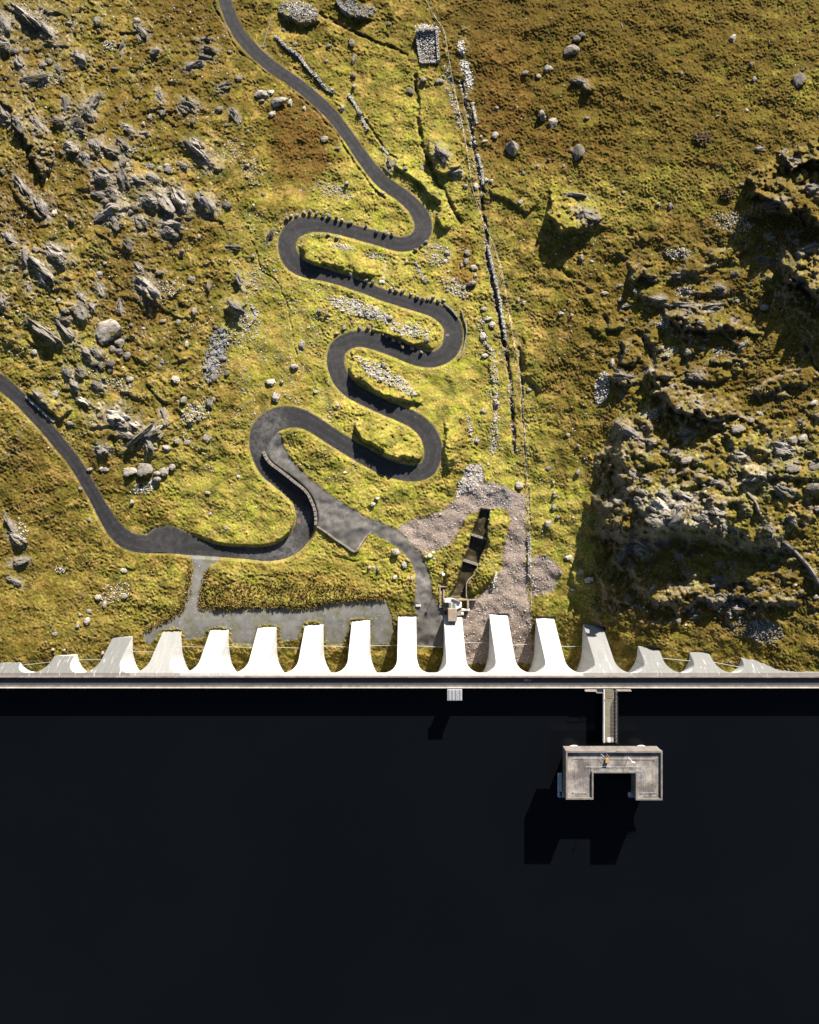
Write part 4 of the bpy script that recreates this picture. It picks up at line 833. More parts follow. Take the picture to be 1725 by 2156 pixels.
# ------------------------------------------------------------------ walls, outlet works and other built things
def wall_line(name, pts, w, hfun, mat, label, cat, parent=None, base=-.6, step=6.0):
    """a continuous wall along traced points; hfun(u,v,t) gives the height of its top"""
    c = spline([(p[0], p[1]) for p in pts], step); o_ = []
    d = np.gradient(c, axis=0); d /= np.linalg.norm(d, axis=1)[:, None]
    mb = MB(); rows = []
    for i, q in enumerate(c):
        zt = hfun(q[0], q[1], i / (len(c) - 1)); k = (CAM_Z - zt) / FPX; p = P(q[0], q[1], zt); nx, ny = -d[i, 1] * w / 2, d[i, 0] * w / 2
        zb = min(gz(q[0] + s * 4 * -d[i, 1], q[1] + s * 4 * d[i, 0]) for s in (-1, 0, 1)) + base
        rows.append(((p[0] + nx, p[1] - ny, zt), (p[0] - nx, p[1] + ny, zt), (p[0] - nx * 1.15, p[1] + ny * 1.15, zb), (p[0] + nx * 1.15, p[1] - ny * 1.15, zb)))
    vs_ = [q for r in rows for q in r]; fs = []
    for i in range(len(rows) - 1):
        for k in range(4): fs.append((i * 4 + k, i * 4 + (k + 1) % 4, i * 4 + 4 + (k + 1) % 4, i * 4 + 4 + k))
    fs += [(0, 1, 2, 3), tuple(len(vs_) - 4 + k for k in (3, 2, 1, 0))]
    mb.add(vs_, fs); o = mb.build(name, mat)
    bmesh_fix(o); return o, rows, c
import bmesh
def bmesh_fix(o):
    bm = bmesh.new(); bm.from_mesh(o.data); bmesh.ops.recalc_face_normals(bm, faces=bm.faces); bm.to_mesh(o.data); bm.free()

RW = [(554, 950.5), (560, 963.5), (570, 976), (586, 988), (603, 1001), (619, 1014), (636, 1027), (648, 1040), (656, 1056), (662, 1071), (665, 1089), (665, 1106)]
rw = tag(empty('retaining_wall', P(620, 1015, -18)), 'curved retaining wall with stepped coping between the hairpin and the track', 'wall')
ow, rows, cc = wall_line('wall_body', RW, 0.85, lambda u, v, t: -16.6 - .25 * t, M['oldwall'], '', '')
ow.parent = rw; ow.matrix_parent_inverse = Matrix.Translation(-rw.location)
csp = spline(RW, 1.0); L = np.concatenate([[0], np.cumsum(np.linalg.norm(np.diff(csp, axis=0), axis=1))])
for s in np.arange(3, L[-1] - 2, 5.0):
    k = np.searchsorted(L, s); a = csp[max(k - 2, 0)]; b = csp[min(k + 2, len(csp) - 1)]; zt = -16.6 - .25 * s / L[-1]
    c = P(*csp[k], zt); ang = math.atan2(-(b[1] - a[1]), b[0] - a[0]); hi = .30 if int(s / 5) % 2 else .12
    mb = MB(); mb.box((c[0] - .37, c[1] - .46, zt + .002), (c[0] + .37, c[1] + .46, zt + hi + random.uniform(0, .05)), rz=ang); sub(rw, mb, 'coping_stone', M['oldwall'], bevel=.03)
o, _, _ = wall_line('parking_wall', [(665, 1107), (688, 1122), (698, 1130), (722, 1146), (747.5, 1161.5), (761, 1144), (775.5, 1123)], 0.45, lambda u, v, t: gz(u, v) + .75, M['oldwall'], '', '', step=4)
tag(o, 'low stone wall around the tarmac turning area beside the curved wall', 'wall')
o, _, _ = wall_line('bend_wall', Z5([(1190, 505), (1205, 560), (1222, 620), (1215, 690), (1195, 770), (1170, 810)]), 0.45, lambda u, v, t: gz(u, v) + .7, M['oldwall'], '', '')
tag(o, 'thin curved parapet wall outside the right hand hairpin', 'wall')
o, _, _ = wall_line('bend_wall', Z5([(1078, 462), (1110, 485), (1140, 515), (1165, 548)]), 0.6, lambda u, v, t: gz(u, v) + .8, M['oldwall'], '', '')
tag(o, 'short stone wall along the upper edge of the right hairpin', 'wall')
o, _, _ = wall_line('roadside_wall', [(54, 834), (66, 846), (84, 862), (104, 880), (114, 888)], 0.7, lambda u, v, t: gz(u, v) + .7, M['slate'], '', '')
tag(o, 'dark stone retaining wall beside the road at the left edge', 'wall')
o, _, _ = wall_line('hill_wall', ZC([(1280, 210), (1310, 245), (1335, 275), (1350, 320), (1365, 345)]), 0.5, lambda u, v, t: gz(u, v) + 1.2, M['oldwall'], '', '')
tag(o, 'short curved stone wall on the right hand crag', 'wall')
o, _, _ = wall_line('hill_wall', ZC([(1510, 520), (1560, 560), (1610, 610), (1680, 690), (1725, 765), (1760, 830)]), 0.6, lambda u, v, t: gz(u, v) + 1.7, M['oldwall'], '', '')
tag(o, 'long stone boundary wall running down to the right edge', 'wall')

# weirs and outlet works at the foot of the middle buttress
def obox(x0, y0, x1, y1, z0, z1, name, par, mat, **kw):          # x,y read in the enlarged view of the outlet (origin 910.8,1207.5)
    s = .072; zt = z1; a = P(910.8 + x0 * s, 1207.5 + y1 * s, zt); b = P(910.8 + x1 * s, 1207.5 + y0 * s, zt)
    mb = MB(); mb.box((a[0], a[1], z0), (b[0], b[1], z1)); return sub(par, mb, name, mat, **kw)
ol = tag(empty('outlet_works', P(950, 1270, -20)), 'concrete outlet works with stairwell and chambers at the dam foot', 'outlet')
zg = -19.6
obox(205, 375, 240, 850, -24, zg + 1.0, 'stairwell_wall', ol, M['outlet']); obox(241, 375, 435, 400, -24, zg + 1.0, 'stairwell_wall', ol, M['outlet'])
obox(415, 401, 434, 640, -24, zg + .6, 'stairwell_wall', ol, M['outlet']); obox(310, 480, 355, 850, -24, zg + 1.1, 'dividing_wall', ol, M['outlet'])
for k in range(8): obox(241, 530 + k * 26, 309, 530 + k * 26 + 25, -24, zg - 1.8 + k * .3, 'stair_step', ol, M['outlet'])
obox(205, 851, 309, 1000, -24, zg + .5, 'block', ol, M['outlet']); obox(310, 851, 445, 1080, -24, zg + .4, 'block', ol, M['outlet'])
s = .072
def op(x, y, z): return tuple(P(910.8 + x * s, 1207.5 + y * s, z))
mb = MB(); zt = zg + 2.0; mb.prism([op(x, y, zt)[:2] for x, y in [(356, 850), (460, 850), (720, 1045), (860, 990), (860, 850), (600, 735), (356, 745)]], -24, [zt + .0, zt, zt - .3, zt - .5, zt - .5, zt, zt]); sub(ol, mb, 'sloping_roof', M['wall'])
mb = MB(); mb.prism([op(x, y, zt)[:2] for x, y in [(560, 740), (600, 730), (830, 820), (800, 835)]], zt - .4, zt + .45); sub(ol, mb, 'roof_upstand', M['outlet'])
for k in range(4):
    obox(480 + k * 58, 850 + k * 12, 530 + k * 58, 1040, zg + 2.01, zg + 2.15 + .04 * (k % 2), 'roof_panel', ol, M['bluegrey'] if k % 2 else M['deck'])
obox(460, 1045, 720, 1400, -24, zg + 5.2, 'valve_house', ol, M['outlet'], bevel=.05)
obox(725, 950, 850, 1230, -24, zg + .9, 'block', ol, M['outlet']); obox(830, 1130, 915, 1215, -22, zg + 1.1, 'plinth', ol, M['quartz'])
obox(720, 755, 1290, 790, -24, zg + .9, 'wing_wall', ol, M['outlet']); obox(1015, 791, 1070, 1040, -24, zg + .9, 'chamber_wall', ol, M['outlet']); obox(855, 1041, 1090, 1095, -24, zg + .9, 'chamber_wall', ol, M['quartz'])
obox(851, 791, 1014, 1040, -24, zg - 2.2, 'chamber_floor', ol, M['dark'])
chw, _, _ = wall_line('channel_wall', [(1006, 1192), (1003, 1204), (985, 1225), (982.5, 1235), (982.5, 1258)], .3, lambda u, v, t: -19.9, M['outlet'], '', '', step=3, base=-2)
tag(chw, 'thin concrete wall along the right bank of the outlet stream', 'wall')
for (p, q, lab) in (((992, 1125), (1026, 1135), 'upper grassy concrete weir across the outlet stream'), ((975, 1179), (1008, 1190), 'lower concrete weir across the outlet stream')):
    o, _, _ = wall_line('weir', [p, ((p[0] + q[0]) / 2, (p[1] + q[1]) / 2), q], .8, lambda u, v, t: -20.6, M['oldwall'], '', '', base=-1.5)
    tag(o, lab, 'weir')

# lamp pole beside the track, plinth and posts
b = G(932, 1206); pl = tag(empty('lamp_pole', b), 'tall lamp pole beside the track casting a long thin shadow', 'pole')
mb = MB(); mb.bar(b, (b[0], b[1], b[2] + 7.2), .15, 8, r2=.09); sub(pl, mb, 'pole', M['steel'])
mb = MB(); mb.box((b[0] - .45, b[1] - .3, b[2] + 7.2), (b[0] + .45, b[1] + .35, b[2] + 7.45)); sub(pl, mb, 'lamp_head', M['white'], bevel=.05)
mb = MB(); mb.box((b[0] - .35, b[1] - .35, b[2] - .3), (b[0] + .35, b[1] + .35, b[2] + .25)); sub(pl, mb, 'base', M['wall'])
b = G(*Z5([(690, 330)])[0]); mb = MB(); mb.box((b[0] - .9, b[1] - .5, b[2] - .3), (b[0] + .9, b[1] + .5, b[2] + .5)); mb.box((b[0] - .7, b[1] - .32, b[2] + .5), (b[0] + .7, b[1] + .32, b[2] + .58)); o = mb.build('concrete_plinth', M['quartz'], bevel=.05); tag(o, 'small pale concrete plinth above the second hairpin leg', 'plinth')
p, q = G(*Z5([(712, 305)])[0], .35), G(*Z5([(800, 392)])[0], .35); mb = MB(); mb.bar(p, q, .16, 8, r2=.12); o = mb.build('fallen_post', M['dark']); tag(o, 'dark timber post lying on the grass beside the small plinth', 'post')
p, q = G(*Z1([(1648, 290)])[0], .2), G(*Z1([(1700, 115)])[0], .2); mb = MB(); mb.bar(p, q, .22, 6, r2=.18); mb.box((p[0] - .6, p[1] - .4, p[2] - .4), (p[0] + .6, p[1] + .4, p[2] + .2)); o = mb.build('timber_beam', M['deck']); tag(o, 'bleached timber lying on grass right of the topmost road', 'timber')
b = G(881, 1275); mb = MB(); mb.box((b[0] - .9, b[1] - .35, b[2] - .2), (b[0] + .9, b[1] + .35, b[2] + .45)); o = mb.build('stone_block', M['quartz'], bevel=.06); tag(o, 'pale rectangular stone block beside the track near the dam', 'block')
b = G(1703.5, 31, .0); mb = MB(); mb.bar(b, (b[0], b[1], b[2] + 1.5), .04); o_ = tag(empty('marker_flag', b), 'tiny red marker flag on the moor near the upper right corner', 'flag'); sub(o_, mb, 'pole', M['wood']); mb = MB(); mb.box((b[0] - .02, b[1] - .03, b[2] + .9), (b[0] + 1.0, b[1] + .5, b[2] + .95)); mb.box((b[0], b[1], b[2] + .9), (b[0] + .9, b[1] + .03, b[2] + 1.5)); sub(o_, mb, 'flag', M['red'])
fence_pts = {'post and wire fence along the straight incline right of the road': [(1020, 470), (1053, 560), (1075, 680), (1094, 790), (1104, 900), (1110, 1000), (1114, 1100), (1117, 1200), (1119, 1285)], 'post and wire fence running past the ruined building': [(893, -5), (912, 30), (924, 50), (935, 66), (943, 110), (955, 180), (968, 240), (984, 320), (995, 400), (1018, 468)]}
for lab, pts in fence_pts.items():
    c = spline(pts, 1.0); fe = tag(empty('wire_fence', G(*pts[0])), lab, 'fence'); prev = None
    for q in c[::18]:
        g = G(q[0], q[1]); mb = MB(); mb.box((g[0] - .07, g[1] - .07, g[2] - .3), (g[0] + .07, g[1] + .07, g[2] + 1.25)); sub(fe, mb, 'post', M['wood'])
        if prev is not None:
            mb = MB()
            for zz in (.6, 1.15): mb.bar((prev[0], prev[1], prev[2] + zz), (g[0], g[1], g[2] + zz), .018, 4)
            sub(fe, mb, 'wire', M['steel'])
        prev = g

# ------------------------------------------------------------------ rocks
def ico(sub_):
    bm = bmesh.new(); bmesh.ops.create_icosphere(bm, subdivisions=sub_, radius=1.0)
    v = np.array([q.co[:] for q in bm.verts]); f = np.array([[w.index for w in q.verts] for q in bm.faces]); bm.free(); return v, f
ICO = {1: ico(1), 2: ico(2), 3: ico(3), 4: ico(4)}
def rock_shape(rng, sub_=2, planes=13, rough=.04, lo=.55):
    v, f = ICO[sub_]; n = rng.normal(size=(planes, 3)); n /= np.linalg.norm(n, axis=1)[:, None]; h = rng.uniform(lo, 1.0, planes)
    d = v @ n.T; r = np.where(d > 1e-3, h / np.maximum(d, 1e-3), 9).min(1); r = np.minimum(r, 1.15)
    r *= 1 + rough * rng.normal(size=len(r)); return v * r[:, None], f
def n3d(v, f, seed):
    return (perlin(v[:, 0] * f + 3.1 * v[:, 2], v[:, 1] * f + seed, seed) + perlin(v[:, 1] * f - 2.3 * v[:, 0], v[:, 2] * f + seed, seed + 1)) * .5
def slab_shape(rng):
    """bedrock: one broken mass with a few joined blocks beside it, split along a cleavage direction"""
    Vs, Fs, b = [], [], 0; k = rng.integers(4, 8)
    for i in range(k):
        v, f = rock_shape(rng, 4 if i == 0 else 3, 12 if i == 0 else 9, .006, .45)
        if i == 0: sc, off = np.array([.92, rng.uniform(.6, .8), .95]), np.zeros(3)
        else:
            q = rng.uniform(.25, .55); a = rng.uniform(0, 6.28); r = rng.uniform(.45, .85)
            sc = np.array([q * 1.2, q * .8, q * 1.5]); off = np.array([r * math.cos(a), .8 * r * math.sin(a), rng.uniform(-.35, .25)])
        q = v * sc
        crack = np.abs(perlin(q[:, 1] * 4.5 + .6 * q[:, 0] + .5 * n3d(q, 3, 9), q[:, 2] * 1.2 + i, 40 + i)); q = q * (1 - .16 * np.clip(1 - crack * 6, 0, 1) + .10 * n3d(q, 2.2, i) + .05 * n3d(q, 6, i + 20))[:, None]
        Vs.append(q + off); Fs.append(f + b); b += len(v)
    return np.concatenate(Vs), np.concatenate(Fs)
rr = np.random.default_rng(5)
BOULD = [mesh_np('boulder', *rock_shape(rr, 2), [M['rock']]) for _ in range(14)]
BIGB = [mesh_np('boulder', *rock_shape(rr, 3, 15, .02), [M['rock']]) for _ in range(6)]
SLAB = [mesh_np('rock_outcrop', *slab_shape(rr), [M['rock']]) for _ in range(12)]
placed = []
def put(kind, u, v, lx, ly, ang=0.0, h=.6, tone=.14, meshes=None, sink=.25):
    """a rock of lx x ly pixels on the ground at (u, v)"""
    k = pxm(u, v); g = gz(u, v); a, b_ = lx * k / 2, ly * k / 2; hh = h * (a + b_) / 2
    me = random.choice(meshes or BOULD); o = link(kind, me)
    o.location = P(u, v, g + hh * (1 - 2 * sink)); o.rotation_euler = (random.uniform(-.12, .12), random.uniform(-.12, .12), -ang)
    o.scale = (a * 1.12, b_ * 1.12, hh); t = tone * random.uniform(.9, 1.3); o.color = (t, t * .915, t * .81, 1)
    placed.append((o, u, v, max(lx, ly), lx, ly, tone, kind)); return o
D2 = math.radians
for u, v, l, w, a, t in OUT:
    put('rock_outcrop', u, v, l * .336 * .82, w * .336 * .95, D2(a), h=.62, tone=t * .88, meshes=SLAB, sink=.43)
# separate boulders
BO = []
BO += [(*Z1([(x, y)])[0], l, w, t) for x, y, l, w, t in [(95, 325, 55, 45, .1), (170, 315, 45, 35, .1), (390, 500, 38, 42, .07), (310, 390, 45, 55, .12), (265, 412, 50, 40, .11), (430, 150, 45, 28, .12), (612, 132, 48, 48, .14), (855, 135, 45, 50, .12), (720, 430, 65, 28, .09), (640, 600, 35, 45, .1), (450, 1380, 40, 40, .1), (1020, 707, 48, 32, .13), (940, 735, 34, 50, .14), (898, 775, 26, 28, .2), (1060, 1070, 60, 45, .13), (1000, 1060, 40, 40, .11), (1500, 492, 52, 32, .15), (1640, 590, 85, 42, .2), (1640, 632, 34, 22, .13), (1380, 682, 55, 30, .1), (940, 1045, 50, 40, .14), (1440, 325, 40, 30, .1), (1430, 1285, 60, 50, .08), (345, 1335, 40, 36, .26), (845, 1300, 45, 40, .08), (300, 1060, 45, 35, .15), (1420, 785, 36, 24, .1), (1548, 1040, 36, 24, .15), (1590, 1285, 16, 16, .4), (1650, 1218, 26, 26, .14), (15, 1075, 40, 40, .08), (1205, 760, 26, 40, .1), (1045, 1045, 40, 45, .16), (820, 1330, 42, 36, .09)]]
BO += [(*Z4([(x, y)])[0], l, w, t) for x, y, l, w, t in [(690, 630, 155, 130, .19), (745, 712, 66, 60, .11), (740, 768, 52, 48, .1), (705, 755, 40, 44, .1), (802, 790, 50, 50, .12), (690, 842, 52, 44, .1), (690, 882, 42, 42, .09), (640, 700, 50, 50, .1), (590, 842, 55, 36, .09), (630, 855, 46, 36, .09), (1000, 270, 50, 38, .13), (1202, 316, 46, 40, .15), (1140, 140, 38, 40, .12), (1137, 165, 34, 34, .1), (1305, 358, 34, 56, .13), (1170, 722, 34, 56, .17), (1102, 942, 56, 42, .28), (1012, 835, 36, 44, .14), (1005, 860, 32, 36, .12), (1220, 512, 38, 44, .15), (1122, 582, 36, 40, .14), (620, 285, 40, 46, .14), (222, 128, 46, 40, .12), (370, 445, 30, 32, .14), (400, 508, 42, 34, .13), (785, 678, 26, 26, .12), (1695, 960, 62, 44, .28), (1290, 1310, 62, 52, .17), (1110, 1332, 42, 42, .16), (1170, 1338, 38, 34, .2), (1150, 1072, 58, 54, .13), (1310, 1090, 46, 56, .13), (1245, 1188, 38, 40, .12), (1340, 1065, 26, 26, .2), (350, 1032, 44, 52, .24), (1000, 1296, 40, 44, .13), (1040, 1375, 55, 42, .16), (1345, 930, 55, 42, .1), (1420, 905, 34, 36, .1), (1400, 812, 44, 34, .14), (1325, 490, 20, 20, .2), (1250, 50, 26, 16, .14), (1585, 170, 24, 26, .2), (435, 1215, 36, 36, .14), (900, 620, 34, 22, .2), (822, 600, 28, 26, .14), (1018, 575, 34, 22, .15), (195, 700, 10, 10, .2), (1350, 612, 32, 30, .13), (650, 932, 40, 26, .15), (215, 770, 40, 44, .2), (165, 268, 34, 30, .1), (95, 245, 34, 22, .11), (660, 212, 24, 22, .2), (820, 940, 46, 40, .14)]]
BO += [(*ZA([(x, y)])[0], l, w, t) for x, y, l, w, t in [(812, 80, 76, 58, .23), (905, 68, 82, 92, .14), (1032, 80, 64, 52, .2), (985, 128, 56, 40, .17), (985, 92, 50, 34, .2), (1085, 50, 44, 42, .18), (660, 72, 40, 28, .16), (828, 272, 32, 34, .22), (558, 957, 34, 36, .16), (550, 1015, 42, 46, .2), (484, 1050, 34, 46, .2), (775, 866, 38, 38, .15), (612, 870, 34, 36, .28), (775, 702, 44, 26, .26), (342, 1100, 40, 28, .16), (502, 186, 34, 22, .2), (560, 68, 34, 22, .2), (632, 64, 32, 30, .2), (560, 380, 24, 30, .2), (1300, 214, 30, 20, .26), (1320, 345, 24, 24, .2), (330, 1197, 24, 16, .3), (402, 1200, 18, 16, .28), (645, 1218, 24, 26, .25), (500, 980, 20, 18, .28), (655, 918, 24, 36, .2), (1495, 112, 26, 20, .4), (1415, 436, 22, 26, .16)]]
BO += [(*Z2([(x, y)])[0], l, w, t) for x, y, l, w, t in [(1512, 925, 76, 84, .13), (870, 572, 44, 40, .12), (500, 272, 34, 56, .12), (510, 372, 28, 56, .14), (1045, 512, 60, 34, .14), (548, 710, 34, 34, .16), (1405, 845, 46, 46, .22), (1692, 712, 56, 46, .18), (1700, 740, 40, 30, .14), (1585, 456, 38, 26, .14), (1670, 477, 30, 28, .17), (1720, 435, 30, 30, .14), (1408, 680, 28, 26, .14), (335, 870, 52, 42, .16), (1557, 1270, 46, 54, .12), (112, 645, 34, 50, .2), (45, 640, 110, 46, .27), (-10, 580, 50, 34, .3), (5, 715, 50, 30, .24), (200, 680, 28, 34, .22), (832, 1062, 44, 34, .17), (940, 1055, 26, 30, .24), (440, 680, 26, 44, .15), (732, 152, 30, 28, .12), (355, 292, 34, 26, .13), (150, 275, 36, 30, .1), (72, 188, 28, 20, .1), (345, 380, 24, 24, .13), (510, 475, 34, 36, .13), (515, 540, 34, 40, .2), (1310, 855, 24, 26, .22), (1330, 885, 44, 16, .3), (1375, 1135, 30, 30, .2), (1345, 1130, 40, 30, .2), (1280, 1170, 34, 40, .3), (1310, 1180, 32, 48, .22), (1575, 1085, 26, 28, .17), (1662, 1040, 24, 20, .2), (470, 1148, 34, 30, .18), (1215, 1170, 34, 30, .14), (955, 500, 40, 30, .13), (410, 932, 38, 22, .17), (700, 1210, 28, 24, .22)]]
BO += [(*Z3([(x, y)])[0], l, w, t) for x, y, l, w, t in [(172, 312, 84, 52, .13), (205, 245, 50, 40, .1), (238, 218, 40, 40, .09), (1182, 240, 44, 62, .17), (1602, 500, 70, 95, .1), (1622, 440, 24, 30, .1), (60, 772, 62, 62, .16), (272, 740, 44, 30, .12), (25, 432, 54, 40, .18), (220, 960, 66, 90, .12), (865, 460, 32, 26, .11), (1270, 695, 26, 28, .18), (795, 1292, 46, 44, .1), (715, 1280, 34, 26, .12), (1298, 400, 24, 28, .12), (1322, 492, 30, 34, .17), (125, 1040, 26, 26, .17), (502, 1205, 24, 16, .2), (1240, 1155, 34, 22, .14), (1090, 728, 28, 16, .28), (30, 1000, 26, 22, .12), (490, 160, 10, 34, .22), (170, 940, 34, 30, .12)]]
BO += [(*Z6([(x, y)])[0], l, w, t) for x, y, l, w, t in [(1378, 492, 46, 42, .15), (382, 400, 42, 32, .16), (482, 442, 44, 36, .14), (570, 388, 34, 30, .14), (1620, 1312, 66, 52, .16), (1560, 1325, 60, 60, .15), (430, 835, 30, 50, .2), (175, 540, 22, 20, .24), (105, 530, 40, 24, .26), (235, 180, 30, 50, .12), (300, 205, 30, 24, .2), (1690, 1090, 60, 36, .22), (1355, 1155, 50, 24, .2), (1215, 450, 34, 24, .14), (1630, 1220, 40, 34, .12), (1215, 1250, 80, 60, .12), (1300, 1200, 60, 40, .1), (215, 1360, 24, 24, .26), (150, 1290, 30, 26, .16), (1080, 1190, 34, 26, .2), (1130, 1220, 30, 20, .22), (970, 1225, 34, 26, .15), (1022, 690, 30, 20, .14), (905, 770, 60, 50, .1), (995, 745, 60, 34, .1), (560, 840, 44, 34, .16)]]
BO += [(*ZC([(x, y)])[0], l, w, t) for x, y, l, w, t in [(890, 14, 64, 42, .17), (155, 622, 50, 36, .26), (285, 760, 64, 36, .26), (182, 822, 40, 20, .26), (230, 715, 44, 34, .2), (25, 412, 44, 52, .15), (65, 302, 34, 38, .15), (212, 88, 34, 38, .13), (68, 215, 28, 24, .17), (68, 235, 26, 18, .17), (62, 150, 22, 22, .17), (228, 462, 16, 20, .2), (85, 368, 26, 22, .17), (1436, 676, 34, 30, .1), (1248, 552, 26, 20, .26), (1205, 600, 26, 14, .2), (1555, 60, 80, 60, .13), (1700, 45, 80, 60, .13), (1700, 180, 90, 50, .11), (1715, 320, 60, 40, .14), (1705, 870, 34, 30, .24), (105, 712, 26, 26, .18), (30, 60, 34, 30, .12), (1170, 985 + 290, 28, 20, .1), (845, 1015, 34, 30, .14), (890, 1042, 16, 10, .45), (1580, 790, 24, 16, .28), (1350, 580, 40, 34, .13), (1010, 265, 34, 30, .17), (1060, 238, 28, 20, .2), (1130, 280, 34, 30, .14), (1010, 210, 26, 26, .2)]]
BO += [(*ZB([(x, y)])[0], l, w, t) for x, y, l, w, t in [(776, 585, 46, 56, .28), (830, 666, 36, 38, .28), (770, 745, 36, 36, .25), (874, 752, 20, 34, .2), (664, 700, 26, 36, .15), (612, 680, 18, 22, .3), (640, 682, 18, 18, .3), (988, 610, 24, 26, .34), (1010, 592, 20, 20, .34), (1018, 626, 16, 16, .34), (965, 615, 20, 18, .3), (1055, 348, 22, 18, .26), (1548, 170, 44, 48, .22), (1355, 36, 18, 18, .26), (632, 290, 32, 26, .3), (458, 86, 22, 18, .42), (660, 250, 30, 20, .3)]]
BO += [(*Z5([(x, y)])[0], l, w, t) for x, y, l, w, t in [(186, 725, 46, 54, .17), (738, 555, 40, 40, .2), (970, 690, 40, 44, .15), (1225, 148, 40, 36, .2), (1265, 240, 42, 44, .22), (1250, 342, 64, 40, .13), (1205, 370, 36, 36, .14), (1220, 200, 34, 40, .14), (1275, 290, 34, 30, .18), (845, 203, 34, 28, .22), (1095, 145, 44, 30, .2), (1330, 500, 40, 26, .22), (1385, 595, 46, 40, .2), (1320, 672, 34, 54, .25), (1356, 735, 24, 26, .12), (1336, 792, 40, 34, .24), (1325, 1138, 44, 28, .22), (1282, 1325, 36, 30, .2), (1608, 1008, 30, 24, .2), (1545, 442, 26, 30, .2), (1578, 462, 26, 30, .18), (1585, 382, 18, 18, .2), (1360, 560, 60, 24, .24), (1405, 1095, 44, 50, .24), (345, 530, 30, 40, .13), (295, 510, 34, 30, .18), (140, 860, 44, 40, .2), (275, 1020, 40, 30, .2), (20, 1050, 56, 60, .24), (60, 960, 30, 30, .24), (405, 1102, 28, 28, .28), (455, 610, 20, 26, .15), (500, 582, 28, 24, .17), (700, 855, 30, 40, .17), (1575, 1070, 18, 18, .2), (205, 392, 18, 18, .15), (1085, 200, 30, 26, .22), (1190, 225, 26, 26, .17), (1105, 265, 26, 24, .2)]]
for u, v, l, w, t in BO:
    big = max(l, w) > 70
    put('boulder', u, v, l * .336, w * .336, random.uniform(-.3, .3), h=random.uniform(.6, .95), tone=t, meshes=BIGB if big else BOULD)
print('boulders', len(BO), 'outcrops', len(OUT))
# guard stones along the hairpin legs
GS = [('top', Z2([(95, 1370), (120, 1355), (155, 1345), (200, 1330), (240, 1325), (280, 1335), (320, 1350), (360, 1355), (405, 1365), (440, 1380), (490, 1395), (590, 1415)]) + Z5([(655, 10), (710, 22), (755, 27)])),
      ('below', Z5([(900, 131), (936, 108), (970, 80), (410, 50), (355, 32)])),
      ('second', Z5([(490, 278), (540, 302), (590, 322), (630, 333), (745, 372), (775, 382), (818, 388), (872, 406), (908, 420), (945, 436), (980, 430), (1010, 427), (1042, 447), (1075, 448)])),
      ('third', Z5([(450, 615), (405, 652), (550, 612), (605, 616), (635, 626), (700, 660), (720, 668), (760, 690), (800, 704), (820, 732), (880, 748), (935, 768)]))]
GSL = {'top': 'along the upper edge of the topmost hairpin leg', 'below': 'on the outer edge below the topmost leg', 'second': 'along the upper edge of the second hairpin leg', 'third': 'along the upper edge of the third hairpin leg'}
guards = []
for nm, pts in GS:
    for i, (u, v) in enumerate(sorted(pts)):
        o = put('guard_stone', u, v, random.uniform(8, 10.5), random.uniform(7, 9), random.uniform(0, 3), h=1.25, tone=random.uniform(.12, .2), sink=.2); placed.pop()
        guards.append((o, i, len(pts), nm))

